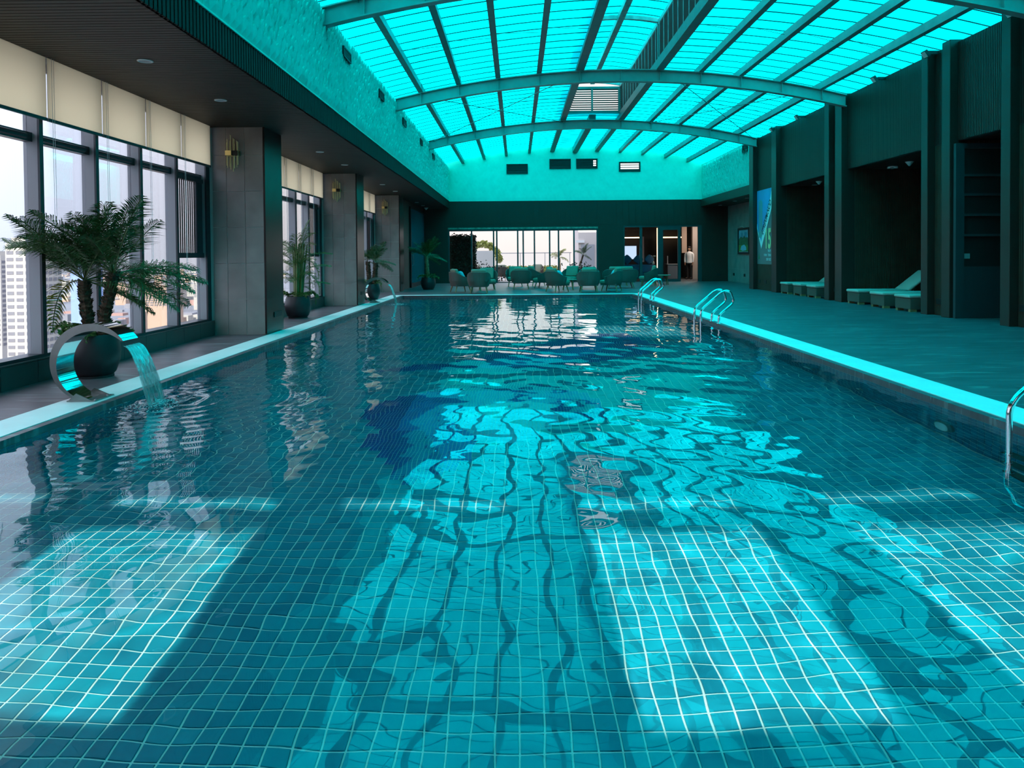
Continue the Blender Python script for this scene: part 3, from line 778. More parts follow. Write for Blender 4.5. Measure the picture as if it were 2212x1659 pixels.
# cabinet / dark glazed shelving in nearest alcove
t = thing('shelving_unit', 'tall dark shelving unit set into the right alcove', 'shelf', (8.60, 14.72, 0))
g = G(); g.box(.05, .22, -.05, .03, 0, 3.45); g.box(1.9, 2.05, -.05, .03, 0, 3.45); g.box(.22, 1.9, -.05, .03, 3.35, 3.45); g.build('frame', M['doorframe'], t)
G().box(.22, 1.9, -.03, .02, 0, 1.02).build('lower_panel', M['doorframe'], t)
G().box(.22, 1.9, 0.01, .03, 1.02, 3.35).build('back_panel', M['dark'], t)
for z in (1.62, 2.02, 2.42, 2.80):
    G().box(.22, 1.9, -.05, .01, z, z+.045).build('shelf', M['doorframe'], t)
G().box(.24, .35, -.02, 0.01, 1.18, 1.28).build('switch_plate', M['mull'], t)

# floodlights
for k, yy in enumerate((12.88, 15.51, 17.72, 19.95, 22.59, 24.81, 27.12)):
    t = thing('floodlight', f'{ORD[k]} small floodlight at the top of the right wall', 'lamp', (8.60, yy, 5.44), 0, 'floodlights along the right wall')
    x_off = 0 if any(a <= yy <= b for a, b in segs) else .155
    g = G(); g.box(-.02, .01+x_off, -.03, .03, -.03, .03); g.box(-.05, -.02, -.06, .06, -.012, .012); g.build('bracket', M['black'], t)
    R = roty(math.radians(-35))
    hs_ = G().obox((-.09, 0, -.02), (.03, .085, .075), R).build('housing', M['black'], t)
    G().obox((-.118, 0, -.04), (.004, .07, .06), R).build('lens', M['lampwhite'], hs_)
# poster
t = thing('wall_poster', 'tall blue and grey anniversary poster on the right wall', 'poster', (8.755, 26.15, .92))
M['post_grey'] = mat('poster_grey', (0.20, 0.19, 0.20), 0.4); M['post_blue'] = mat('poster_blue', (0.05, 0.34, 0.70), 0.4, noise=.2, nscale=1)
M['post_white'] = mat('poster_white', (0.85, 0.88, 0.90), 0.4); M['post_gold'] = mat('poster_gold', (0.85, 0.72, 0.36), 0.4); M['post_ink'] = mat('poster_ink', (0.01, 0.03, 0.05), 0.5)
M['post_green'] = mat('poster_green', (0.06, 0.22, 0.10), 0.5); M['post_tower'] = mat('poster_tower', (0.14, 0.34, 0.34), 0.5)
PW, PH = 1.78, 2.64   # u: 0 = far end (left in view) .. PW near end; y = far - u
PY0 = 27.04-26.15; KU = .885
def pq(g, pts, d, mi=0):
    g.add([(-d, PY0-u*KU, v) for u, v in pts], [tuple(range(len(pts)))], mi)
def slab(pts, d, name, m, par=None):
    g = G(); n = len(pts); pq(g, pts, d+.004)
    g.add([(-d, PY0-u*KU, v) for u, v in pts], [tuple(reversed(range(n)))])
    g.f += [(i, n+i, n+(i+1) % n, (i+1) % n) for i in range(n)]; g.m += [0]*n
    return g.build(name, m, par or t)
bd_ = slab([(0,0),(PW,0),(PW,PH),(0,PH)], 0, 'board', M['post_grey'])
slab([(0,PH),(0,1.28),(.08,1.2),(.5,.82),(PW,1.98),(PW,PH)], .005, 'blue_field', M['post_blue'], bd_)
slab([(0,1.28),(.53,.55),(PW,1.98),(PW,PH),(PW-.15,PH-.3),(.62,1.0),(.53,.8),(.1,1.18),(0,1.45)], .0095, 'white_chevron', M['post_white'], bd_)
for u in (.24, .36, .48, .58): slab([(u,1.15),(u+.075,1.15),(u+.075,2.30-.1*abs(u-.4)*5),(u,2.36-.1*abs(u-.4)*5)], .010, 'printed_tower', M['post_tower'], bd_)
slab([(.25,.95),(.6,.95),(.66,1.16),(.2,1.16)], .0145, 'printed_podium', M['post_tower'], bd_)
slab([(.14,.18),(.34,.18),(.24,.42)], .006, 'printed_tree', M['post_green'], bd_)
def text(s, size, u, v, m, ang=0.0, d=.014, shear=0.0, par=None, sx=1.0, align='LEFT', bold=0.0):
    cu = bpy.data.curves.new('lettering', 'FONT'); cu.body = s; cu.size = size; cu.extrude = .0015; cu.offset = bold; cu.shear = shear; cu.align_x = align
    o = bpy.data.objects.new('lettering', cu); COL.objects.link(o); bpy.context.view_layer.update()
    dg = bpy.context.evaluated_depsgraph_get(); me = bpy.data.meshes.new_from_object(o.evaluated_get(dg)); bpy.data.objects.remove(o)
    me.materials.clear(); me.materials.append(m)
    for vv in me.vertices: vv.co.x *= sx*KU
    o = link('lettering', me, par or bd_)
    # text x -> -Y, text y -> +Z, normal -> -X
    B = Matrix(((0, 0, -1), (-1, 0, 0), (0, 1, 0))) @ Matrix.Rotation(ang, 3, 'Z')
    o.matrix_local = Matrix.Translation((-d, PY0-u*KU, v)) @ B.to_4x4()
    return o
text('ETREXIM-NOD', .30, .74, 1.02, M['post_ink'], math.radians(52), sx=.80, shear=.25, bold=.008)
text('15', .95, .95, .58, M['post_gold'], 0, sx=.8, d=.016, bold=.03)
text('NĂM', .15, 1.66, .42, M['post_white'], align='RIGHT')
text('HÀNH', .13, 1.22, .28, M['post_white'], align='RIGHT'); text('TRÌNH', .13, 1.68, .28, M['post_white'], align='RIGHT')
text('2007-2022', .13, 1.68, .13, M['post_white'], align='RIGHT')
# picture
t = thing('framed_picture', 'framed landscape painting on the slate recess wall', 'picture', (9.93, 32.45, 1.27))
g = G(); g.box(-.05, .005, -.80, .80, 0, .09); g.box(-.05, .005, -.80, .80, 1.06, 1.15); g.box(-.05, .005, -.80, -.70, .09, 1.06); g.box(-.05, .005, .70, .80, .09, 1.06); g.build('frame', M['black'], t)
G().box(-.02, .005, -.70, .70, .09, 1.06).build('canvas', mat('painted_sky', (0.20, 0.40, 0.52), .5, noise=.3, nscale=3), t)
def slabx(pts, d, nm, m):
    g = G(); n = len(pts); g.add([(-d-.003, y, z) for y, z in pts]+[(-d, y, z) for y, z in pts], [tuple(range(n)), tuple(reversed(range(n, 2*n)))]+[(i, n+i, n+(i+1) % n, (i+1) % n) for i in range(n)]); g.build(nm, m, t)
slabx([(-.7,.6),(-.5,.75),(-.3,.7),(-.05,.82),(.1,.7),(.4,.78),(.7,.66),(.7,.4),(-.7,.4)], .021, 'painted_trees', mat('painted_forest', (0.03, 0.12, 0.06), .6, noise=.4, nscale=9))
for u in (-.45, -.32, -.2, .15, .3): slabx([(u,.6),(u+.09,.6),(u+.09,.95),(u,.95)], .0205, 'painted_building', mat('painted_city', (0.08, 0.22, 0.36), .6))
slabx([(-.7,.40),(.7,.40),(.7,.12),(-.7,.12)], .0245, 'painted_lawn', mat('painted_green', (0.10, 0.22, 0.05), .6, noise=.4, nscale=7))
slabx([(-.4,.18),(.1,.14),(.45,.2),(.3,.36),(-.1,.42),(-.35,.32)], .028, 'painted_pond', mat('painted_water', (0.20, 0.48, 0.66), .5))
g = G(); g.tube([(0, 0, 1.15), (-.1, 0, 1.22), (-.2, 0, 1.2)], .012, 6); g.build('picture_lamp', M['lampwhite'], t)
# floor level lights
def stepbox(loc, along, label):
    t = thing('step_light', label, 'wall light', loc, 0, 'small dark square wall lights near the floor')
    if along == 'Y':
        g = G(); g.box(-.016, 0, -.10, .10, -.06, .06); g.build('cover', M['black'], t)
        for z in (-.03, 0, .03): G().box(-.022, -.016, -.085, .085, z-.004, z+.004).build('louver', M['black'], t)
    else:
        g = G(); g.box(-.10, .10, -.016, 0, -.06, .06); g.build('cover', M['black'], t)
        for z in (-.03, 0, .03): G().box(-.085, .085, -.022, -.016, z-.004, z+.004).build('louver', M['black'], t)
for k, (x, yy, z, lb) in enumerate(((8.755, 12.85, .33, 'nearest floor-level step light at the right frame edge'), (8.755, 15.40, .29, 'step light on wall strip between shelving and sunbeds'), (8.755, 20.42, .29, 'step light between the two sunbed alcoves'), (8.755, 25.5, .30, 'right one of three step lights under the poster'), (8.755, 26.15, .30, 'middle one of three step lights under the poster'), (8.755, 26.8, .30, 'left one of three step lights under the poster'))):
    stepbox((x, yy, z), 'Y', lb)
for k, yy in enumerate((29.0, 30.6, 32.4, 34.0)):
    stepbox((9.933, yy, .35), 'Y', f'{ORD[k]} of four step lights under the framed picture')
stepbox((9.5, YE-.001, .32), 'X', 'step light on end wall right of the glass door')
stepbox((-3.75, YE-.001, .32), 'X', 'step light on end wall left of the terrace doors')

# downlights
def downlight(x, y, label, r=.085):
    t = thing('ceiling_downlight', label, 'ceiling light', (x, y, ZC), 0, 'round recessed ceiling lights')
    tr_ = G().lathe([(r, 0), (r, -.008), (r*.8, -.012), (r*.78, -.002)], 20).build('trim_ring', M['lampwhite'], t, True)
    G().lathe([(r*.76, -.001), (r*.76, -.006)], 16).build('diffuser', M['mull'], tr_)
for k, yy in enumerate((8.26, 10.36, 15.57, 17.81, 22.8, 25.2, 30.6, 32.6)):
    downlight(-4.12, yy, f'{ORD[k]} round downlight in the left slatted ceiling')
downlight(9.70, 24.2, 'round downlight inside the farther sunbed alcove')
for k, (x, yy) in enumerate(((9.23, 29.8), (9.22, 31.4), (9.32, 34.0))): downlight(x, yy, f'{ORD[k]} round downlight in the far right recess')
t = thing('smoke_detector', 'white lobed fixture on the nearer sunbed alcove ceiling', 'ceiling fixture', (9.7, 19.2, ZC))
G().lathe([(.12, 0), (.12, -.02), (.07, -.045), (.0, -.05)], 14, cap=False).build('body', M['lampwhite'], t, 40)
g = G()
for k in range(5): g.lathe([(.045, -.02), (.045, -.045), (.02, -.05)], 8, (.09*math.cos(k*1.257), .09*math.sin(k*1.257), 0))
g.build('lobes', M['lampwhite'], t)
for x, yy, lb in ((9.6, 18.2, 'white cone sensor on the nearer sunbed alcove ceiling'), (9.35, 23.0, 'white cone sensor on the farther sunbed alcove ceiling'), (-4.16, 34.1, 'white bullet sensor on the far left ceiling')):
    t = thing('ceiling_sensor', lb, 'ceiling fixture', (x, yy, ZC), 0, 'white cone ceiling sensors')
    G().lathe([(.09, 0), (.085, -.02), (.02, -.10), (.0, -.105)], 14, cap=False).build('cone', M['lampwhite'], t, 40)
    G().lathe([(.10, 0), (.10, -.006)], 14).build('base', M['lampwhite'], t)

# sconces on columns
def sconce(y, label):
    t = thing('wall_sconce', label, 'wall lamp', (-4.78, y, 3.07), 0, 'gold rod sconces on the columns')
    G().box(-.11, .11, -.03, 0, -.04, .05).build('back_plate', M['brass'], t)
    G().box(-.10, .00, -.12, -.03, -.035, .045).build('center_block', M['brass'], t)
    G().box(.0, .10, -.10, -.03, -.035, .045).build('side_block', M['black'], t)
    hs = [(.19, -.10), (.24, -.075), (.22, -.05), (.31, -.02), (.26, .01), (.24, .04), (.21, .07), (.19, .10)]
    lo = [-.20, -.24, -.22, -.27, -.30, -.25, -.23, -.19]
    for k, (h, x) in enumerate(hs):
        d = -.045-.03*(k % 2)
        g = G(); g.tube([(x, d, lo[k]), (x, d, h)], .0085, 8); rd_ = g.build('rod', M['crystal'], t)
        G().tube([(x, d, h), (x, d, h+.006)], .013, 8).build('rod_cap', M['chrome'], rd_)
    return t
s0 = sconce(12.54, 'gold rod sconce on the nearest tiled column')
for y, lb in ((19.74, 'gold rod sconce on the middle tiled column'), (26.94, 'gold rod sconce on the farthest tiled column')):
    c = copy_tree(s0); c.location.y = y; c['label'] = lb

# ------------------------------------------------------------------ sunbeds
def make_sunbed(raised):
    t = thing('sunbed', '', 'sun lounger', (0, 0, 0))
    # foot towards -X, local origin at foot centre; width .66 (Y), length 2.0 (+X)
    g = G(); g.box(0, 1.95, -.33, .33, .055, .295); bevel(g.build('base', M['rattan'], t), .012, 2)
    for x in (.06, 1.80):
        for y in (-.27, .27): G().box(x-.05, x+.09, y-.045, y+.045, 0, .056).build('foot', M['wood'], t)
    L0 = 1.22 if raised else 1.96
    g = G(); n = 14; pr = []
    g.box(-.03, L0, -.335, .335, .30, .372); bevel(g.build('mattress', M['mattress'], t, True), .03, 4)
    if raised:
        R = roty(math.radians(-38)); c = Vector((L0+.02, 0, .335)) + R @ Vector((.40, 0, 0))
        g = G(); g.obox(c, (.40, .335, .036), R); bevel(g.build('backrest', M['mattress'], t, True), .03, 4)
        g = G(); g.tube([(L0+.45, -.25, .29), (L0+.52, -.25, .62)], .015, 6); g.tube([(L0+.45, .25, .29), (L0+.52, .25, .62)], .015, 6); g.build('backrest_support', M['brushed'], t)
    return t
bedpos = [(8.62, 16.62, 0, 'sunbed nearest the shelving, lying flat'), (8.60, 17.75, 0, 'middle sunbed of the nearer alcove, lying flat'), (8.60, 19.02, 1, 'nearer alcove sunbed with its backrest raised'),
          (8.62, 21.75, 0, 'nearest sunbed of the farther alcove'), (8.62, 22.85, 0, 'middle sunbed of the farther alcove'), (8.62, 23.95, 1, 'farthest sunbed, backrest tip just showing')]
for k, (x, y, r_, lb) in enumerate(bedpos):
    b = make_sunbed(r_); b.location = (x, y, 0); b['label'] = lb; b['group'] = 'rattan sunbeds in the right alcoves'

# ------------------------------------------------------------------ armchairs
def shell_geo(w, d, n=28):
    """curved woven shell: U plan, open to +Y front; returns list of (x,y,ang)"""
    pts = []
    for k in range(n+1):
        a = PI*(1.0+k/n) if False else math.radians(-12+204*k/n)
        x = -w/2*math.copysign(abs(math.cos(a))**.62, math.cos(a)); y = -d*.5*math.copysign(abs(math.sin(a))**.62, math.sin(a))
        pts.append((x, y))
    return pts
def make_armchair(width=.78, pillow=None, legs=True, cushion=True):
    t = thing('armchair', '', 'armchair')
    D_ = .72; pts = shell_geo(width, D_, 30); n = len(pts)
    g = G(); vs = []; hh = []
    for k, (x, y) in enumerate(pts):
        back = min(1, max(0, (-y/(D_*.5)+.25)/1.1)); top = .52+.20*back**1.2; hh.append(top)
        for sc, z in ((.86, .24), (1.0, .42), (1.03, top)):
            vs.append((x*sc, y*sc, z))
        vs.append((x*.98, y*.98, top)); vs.append((x*.93, y*.93, .42)); vs.append((x*.80, y*.80, .25))
    fs = []
    for k in range(n-1):
        a, b = k*6, (k+1)*6
        for q_ in range(6): fs.append((a+q_, b+q_, b+(q_+1) % 6, a+(q_+1) % 6))
    fs += [tuple(range(6)), tuple(reversed(range((n-1)*6, n*6)))]
    g.add(vs, fs); sh_ = g.build('woven_shell', M['wicker'], t, 50)
    # cords
    g = G()
    for k in range(n-1):
        for h_ in (0.0, .5):
            x = pts[k][0]*(1-h_)+pts[k+1][0]*h_; y = pts[k][1]*(1-h_)+pts[k+1][1]*h_; tp = hh[k]*(1-h_)+hh[k+1]*h_
            g.tube([(x*.865, y*.865, .25), (x*1.008, y*1.008, .42), (x*1.036, y*1.036, tp)], .008, 4)
    stuff(g.build('cords', M['wicker'], sh_))
    g = G(); g.tube([(p[0]*1.01, p[1]*1.01, h) for p, h in zip(pts, hh)], .016, 6); g.build('top_rail', M['wicker'], sh_, True)
    g = G(); g.box(-width*.40, width*.40, -D_*.38, D_*.44, .22, .27); sf_ = g.build('seat_frame', M['wicker'], t)
    g = G(); g.box(-width*.40, width*.40, -D_*.36, D_*.50, .27, .40); bevel(g.build('seat_cushion', M['cushion'], t, True), .04, 3)
    if cushion:
        R = rotx(math.radians(14)); g = G(); g.obox((0, -D_*.28, .62), (width*.34, .07, .22), R); bevel(g.build('back_cushion', M['cushion'], t, True), .05, 3)
    for sx in (-1, 1):
        for sy_ in (-1, 1):
            G().tube([(sx*width*.31, sy_*.22, .25), (sx*width*.37, sy_*.29, 0)], [.028, .016], 8).build('leg', M['wood'], t)
    if pillow:
        o_ = G().ell((width*.10, -.02, .56), (.20, .075, .20), 12, 8, 0, rotx(math.radians(25)) @ rotz(.25), .55).build('pillow', M[pillow], t, True)
        if pillow == 'pillow_cyan': o_['label'] = 'turquoise throw pillow'
    return t
A = make_armchair(); Bc = make_armchair(pillow='pillow_cyan'); Cs = make_armchair(width=1.35)
# facing: local +Y is the front
chairs = [
 (A, -1.33, 25.75, .03, 'front left armchair with its back to the pool'),
 (Bc, -2.03, 26.5, -1.15, 'leftmost armchair turned right, holding a turquoise pillow'),
 (A, -1.15, 28.3, PI+.1, 'armchair right behind the front left one'),
 (A, .15, 28.6, 0, 'armchair with its back to the pool, left of centre'),
 (A, -.08, 31.0, PI, 'armchair half hidden behind the left-of-centre one'),
 (Bc, 1.42, 26.3, -1.0, 'central armchair turned right, near pool edge'),
 (A, 1.05, 29.3, 1.25, 'central armchair turned left, behind the right-turned one'),
 (A, .80, 31.3, -1.2, 'dark armchair farthest back at centre'),
 (A, 2.50, 26.0, 0, 'armchair with back to the pool, right of centre'),
 (A, 2.72, 28.2, PI-.2, 'armchair just behind the right-of-centre one'),
 (Bc, 3.36, 26.4, 1.15, 'right armchair turned left holding a bright turquoise pillow'),
 (Cs, 4.02, 28.9, 0, 'wide two-seat sofa with its back to the pool'),
 (A, 5.42, 30.6, 1.3, 'rightmost armchair turned left near the glass door'),
 (A, 2.2, 30.8, 2.6, 'dark armchair near the terrace doors, right of centre'),
]
used = set()
for (src, x, y, rz, lb) in chairs:
    o = copy_tree(src) if src.name in used else src
    used.add(src.name)
    o.location = (x, y, 0); o.rotation_euler = (0, 0, rz); o['label'] = lb; o['category'] = 'armchair' if src is not Cs else 'sofa'; o['group'] = 'woven lounge seats before the terrace doors'
def table(x, y, r, h, lb):
    t = thing('coffee_table', lb, 'table', (x, y, 0), 0, 'low round lounge tables')
    G().lathe([(r, h-.03), (r, h)], 24).build('table_top', M['cushion'], t)
    for k in range(4):
        a = PI/4+k*PI/2; G().tube([(r*.5*math.cos(a), r*.5*math.sin(a), h-.03), (r*.75*math.cos(a), r*.75*math.sin(a), 0)], .018, 6).build('leg', M['wood'], t)
table(6.25, 31.6, .30, .42, 'low table by the glass door frame'); table(4.45, 31.0, .25, .42, 'low table beside the rightmost armchair'); table(1.9, 27.6, .35, .40, 'low table between the central armchairs'); table(-1.5, 27.2, .3, .40, 'low table behind the front left armchair')

# ------------------------------------------------------------------ palms
def frond_mesh(name, L, n, leaf, droop, mk, up=.35, wid=.011):
    """pinnate frond along +X, rachis arching"""
    g = G(); pts = []
    for k in range(n+1):
        s = k/n; pts.append(Vector((L*s*(1-.18*droop*s), 0, L*(up*s-droop*s*s*.75))))
    g.tube([tuple(p) for p in pts[::3]]+[tuple(pts[-1])], [.007]*(len(pts[::3]))+[.002], 4, 1)
    for k in range(int(n*.16), n+1):
        s = k/n; ll = leaf*(math.sin(PI*min(1, .18+s*.80))**.6)
        d = (pts[min(n, k+1)]-pts[max(0, k-1)]).normalized()
        for sg in (-1, 1):
            side = Vector((0, sg, 0)); dirv = (d*.62+side*.85+Vector((0, 0, random.uniform(-.10, .55)))).normalized()
            b = pts[k]; m_ = b+dirv*ll*.5+Vector((0, 0, .02)); e = b+dirv*ll+Vector((0, 0, -.22*ll))
            w = d*wid
            g.add([tuple(b-w*.4), tuple(b+w*.4), tuple(m_+w), tuple(m_-w), tuple(e)], [(0,1,2,3),(3,2,4)])
    return g.mesh(name, [M[mk], M['stem']])
def trunk(g, pts, r0, r1, seed, rough=.22, mi=0):
    R = random.Random(seed); P = [Vector(p) for p in pts]; n = 34; out = []; rad = []
    for k in range(n+1):
        s = k/n*(len(P)-1); i = min(int(s), len(P)-2); f = s-i
        out.append(tuple(P[i].lerp(P[i+1], f))); rad.append((r0+(r1-r0)*k/n)*(1+(rough if k % 2 else -rough*.3)*R.uniform(.5, 1.1)))
    g.tube(out, rad, 9, mi)
    for k in range(n*5):
        s = R.uniform(.02, .98)*(len(P)-1); i = min(int(s), len(P)-2); c = P[i].lerp(P[i+1], s-i); a = R.uniform(0, 2*PI); r = r0+(r1-r0)*s/(len(P)-1)
        o = Vector((math.cos(a), math.sin(a), 0)); t_ = Vector((-math.sin(a), math.cos(a), 0))*.014
        b = c+o*r*.9; tip = c+o*(r*1.45)+Vector((0, 0, .03+R.uniform(0, .02)))
        g.add([tuple(b-t_-Vector((0,0,.01))), tuple(b+t_-Vector((0,0,.01))), tuple(b+Vector((0,0,.028))), tuple(tip)], [(0,1,3),(1,2,3),(2,0,3)], mi)
def pot(t, r, h):
    pr = [(r*.60, 0), (r*.80, h*.12), (r*.96, h*.38), (r, h*.60), (r*.93, h*.86), (r*.84, h), (r*.78, h), (r*.80, h*.92)]
    G().lathe(pr, 32).build('pot', M['potblack'], t, 60)
    G().lathe([(r*.79, h*.88), (r*.5, h*.92), (0, h*.93)], 16, cap=False).build('soil', M['soil'], t, True)
    G().lathe([(r*.72, 0), (r*.72, .025), (r*.66, .025), (r*.62, .01)], 28).build('saucer', M['potblack'], t)
def fern_mesh(L, seed):
    g = G(); R = random.Random(seed); n = 11
    pts = [Vector((L*s*(1-.25*s), 0, L*(.95*s-1.0*s*s))) for s in [k/n for k in range(n+1)]]
    g.tube([tuple(p) for p in pts], .004, 4, 1)
    for k in range(2, n+1):
        for sg in (-1, 1):
            b = pts[k]; ll = L*.30*math.sin(PI*(.2+.75*k/n)); e = b+Vector((.4*ll, sg*ll, R.uniform(-.02, .05))); m_ = (b+e)/2+Vector((.0, 0, .015)); w = Vector((.028, 0, 0))
            g.add([tuple(b), tuple(m_+w), tuple(e), tuple(m_-w)], [(0,1,2,3)])
    return g.mesh('fern_leaf', [M['leaf_light'], M['stem']])
fr = [frond_mesh('frond', 1.0, 62, .34, d, 'leaf', u, .0065) for d, u in ((.30, .70), (.45, .80), (.65, .80), (.25, .30), (.85, .95))]
fr2 = [frond_mesh('frond', 1.0, 40, .26, d, 'leaf_light', u, .0065) for d, u in ((.5, 1.0), (.8, .8), (1.0, .6))]
fry = frond_mesh('frond', .7, 30, .22, 1.3, 'leaf_yellow', .3)
fern = [fern_mesh(.38, 1), fern_mesh(.30, 2)]
def crown(tk_, c, n, L, meshes, seed, lean=(0, 0)):
    R = random.Random(seed)
    for k in range(n):
        el = 1.40-2.0*((k*.618) % 1)+R.uniform(-.1, .1); az = k*2.399+R.uniform(-.2, .2)
        o = link('frond', meshes[k % len(meshes)], t, c)
        o.rotation_euler = (R.uniform(-.2, .2), -el*.72+.30, az); s = L*R.uniform(.85, 1.1); o.scale = (s, s, s)
def ferns(t, h, r, n, seed):
    R = random.Random(seed)
    for k in range(n):
        a = 2*PI*k/n+R.uniform(-.3, .3); o = link('fern_leaf', fern[k % 2], t, (r*.5*math.cos(a), r*.5*math.sin(a), h*.92)); o.rotation_euler = (0, R.uniform(-.5, .1), a)
# 1 big twin palm
t = thing('potted_palm', 'large twin-trunk date palm in black pot behind the near fountain', 'potted palm', (-4.74, 8.25, 0), 0, 'potted palms along the window side')
pot(t, .265, .48)
for k, (pts, sd) in enumerate(((((.03-.06,0,.40), (-.07,0,.65), (-.11,.02,.90), (-.12,.03,1.08)), 3), (((.09,.03,.40), (.10,.04,.7), (.16,.05,.95), (.20,.05,1.16)), 4))):
    g = G(); trunk(g, pts, .062, .055, sd); tk0 = tk_ if k else None; tk_ = g.build('trunk', M['bark'], t)
crown(tk0, (-.12, .03, 1.08), 27, .90, fr, 11); crown(tk_, (.20, .05, 1.15), 27, .92, fr, 12)
o = link('frond', fry, tk_, (-.14, 0, 1.08)); o.rotation_euler = (0, .25, 2.9); o['label'] = 'yellowing frond'
ferns(t, .48, .265, 11, 5)
# 2 bushy
t = thing('potted_palm', 'bushy light green palm in black pot past the nearest column', 'potted palm', (-4.74, 15.95, 0), 0, 'potted palms along the window side')
pot(t, .28, .47)
g = G()
for k in range(12):
    a = k*2.399; r = .035+.05*(k % 3)/2; g.tube([(r*math.cos(a), r*math.sin(a), .42), (r*1.5*math.cos(a)+.02, r*1.5*math.sin(a), 1.1), (r*2.2*math.cos(a)+.03, r*2.2*math.sin(a), 1.6)], [.028, .02, .010], 6)
tk_ = g.build('trunk', M['stem'], t)
crown(tk_, (.02, 0, 1.30), 14, .78, fr2, 21); crown(tk_, (.02, 0, 1.0), 12, .80, fr2, 22); crown(tk_, (.0, 0, .7), 10, .70, fr2, 23)
ferns(t, .47, .28, 12, 6)
# 3
t = thing('potted_palm', 'twin-trunk palm in black pot behind the far fountain', 'potted palm', (-4.42, 22.4, 0), 0, 'potted palms along the window side')
pot(t, .27, .48)
for pts, sd in ((((-.04,0,.4), (-.08,0,.8), (-.10,0,1.15)), 6), (((.08,0,.4), (.12,0,.8), (.15,0,1.12)), 7)):
    g = G(); trunk(g, pts, .065, .06, sd); tk_ = g.build('trunk', M['bark'], t)
crown(tk_, (.14, 0, 1.14), 18, .62, fr, 31); crown(tk_, (-.10, 0, 1.15), 7, .5, fr, 32); ferns(t, .48, .27, 9, 7)
# 4
t = thing('potted_palm', 'single pale-trunk palm in black pot at the pool\'s far left corner', 'potted palm', (-3.45, 28.7, 0), 0, 'potted palms along the window side')
pot(t, .29, .47)
g = G(); trunk(g, ((.0,0,.4), (-.03,0,.8), (-.06,0,1.28)), .065, .06, 8, .12); tk_ = g.build('trunk', M['bark_pale'], t)
crown(tk_, (-.06, 0, 1.28), 26, .74, fr, 41); ferns(t, .47, .29, 10, 8)

# ------------------------------------------------------------------ fountains
def make_fountain():
    t = thing('waterfall_spout', '', 'fountain')
    cx, cz, ro = .09, .36, .36; Wd = .27
    a0, a1, n = math.radians(262), math.radians(32), 48; ring = []
    for k in range(n+1):
        a = a0+(a1-a0)*k/n; s = k/n; th = 0.012+.066*math.sin(PI*min(1, max(0, 1-s))**.75)**1.0*(1 if s < .99 else 0)
        e = 1.0+0.25*max(0, (s-.72))  # spout opens outward
        ring.append((a, ro*e, th))
    g = G(); vs = []; fs = []
    for a, R_, th in ring:
        for r, y in ((R_, 0), (R_, Wd), (R_-th, Wd), (R_-th, 0)): vs.append((cx+r*math.cos(a), y, cz+r*math.sin(a)))
    for k in range(n):
        p, q_ = k*4, k*4+4
        fs += [(p, p+1, q_+1, q_), (p+1, p+2, q_+2, q_+1), (p+2, p+3, q_+3, q_+2), (p+3, p, q_, q_+3)]
    fs += [(0,3,2,1), (n*4, n*4+1, n*4+2, n*4+3)]
    mi = []
    for k in range(n): mi += [0, 1, 0, 1]
    g.add(vs, fs); g.m = mi+[1, 1]
    o_ = g.build('curved_spout', [M['chrome'], M['brushed']], t)
    me_ = o_.data
    for p in me_.polygons: p.use_smooth = p.material_index == 0
    me_.set_sharp_from_angle(angle=math.radians(50))
    G().box(-.10, .16, -.03, Wd+.03, 0.004, .016).build('base_plate', M['brushed'], t)
    for y in (-.02, Wd+.008):
        g = G(); g.add([(-.09,y,.016),(.12,y,.016),(-.02,y,.08),(-.09,y+.012,.016),(.12,y+.012,.016),(-.02,y+.012,.08)], [(0,1,2),(5,4,3),(0,3,4,1),(1,4,5,2),(2,5,3,0)]); g.build('gusset', M['brushed'], t)
    for x in (-.07, .13):
        for y in (.03, Wd-.03): G().lathe([(.012, 0), (.012, .012)], 6, (x, y, .016)).build('bolt', M['chrome'], t)
    return t
f1 = make_fountain(); f1.location = (-4.06, 6.80, 0); f1['label'] = 'large curved steel waterfall spout on the near pool edge'; f1['group'] = 'curved steel waterfall spouts'
f2 = copy_tree(f1); f2.location = (-4.06, 20.75, 0); f2['label'] = 'small-looking curved steel waterfall spout at the pool\'s far end'
M['sheet'] = bpy.data.materials.new('falling_water'); M['sheet'].use_nodes = True
N = M['sheet'].node_tree.nodes; L = M['sheet'].node_tree.links; N.clear()
oo = N.new('ShaderNodeOutputMaterial'); tr = N.new('ShaderNodeBsdfTransparent'); gl = N.new('ShaderNodeBsdfGlossy'); df = N.new('ShaderNodeBsdfDiffuse'); df.inputs[0].default_value = (.95, .82, .82, 1)
gl.inputs['Roughness'].default_value = .08; tr.inputs[0].default_value = (.86, .95, .97, 1)
tcn = N.new('ShaderNodeTexCoord'); mp = N.new('ShaderNodeMapping'); mp.inputs['Scale'].default_value = (14, 60, 7); L.new(tcn.outputs['Object'], mp.inputs[0])
nn = N.new('ShaderNodeTexNoise'); nn.inputs['Scale'].default_value = 1.0; nn.inputs['Detail'].default_value = 4; L.new(mp.outputs[0], nn.inputs['Vector'])
cr = N.new('ShaderNodeMapRange'); cr.inputs[1].default_value = .46; cr.inputs[2].default_value = .68; cr.inputs[3].default_value = .30; cr.inputs[4].default_value = 1.0; L.new(nn.outputs[0], cr.inputs[0])
m1 = N.new('ShaderNodeMixShader'); L.new(cr.outputs[0], m1.inputs[0]); L.new(tr.outputs[0], m1.inputs[1]); m1b = N.new('ShaderNodeMixShader'); m1b.inputs[0].default_value = .55
L.new(df.outputs[0], m1b.inputs[1]); L.new(gl.outputs[0], m1b.inputs[2]); L.new(m1b.outputs[0], m1.inputs[2])
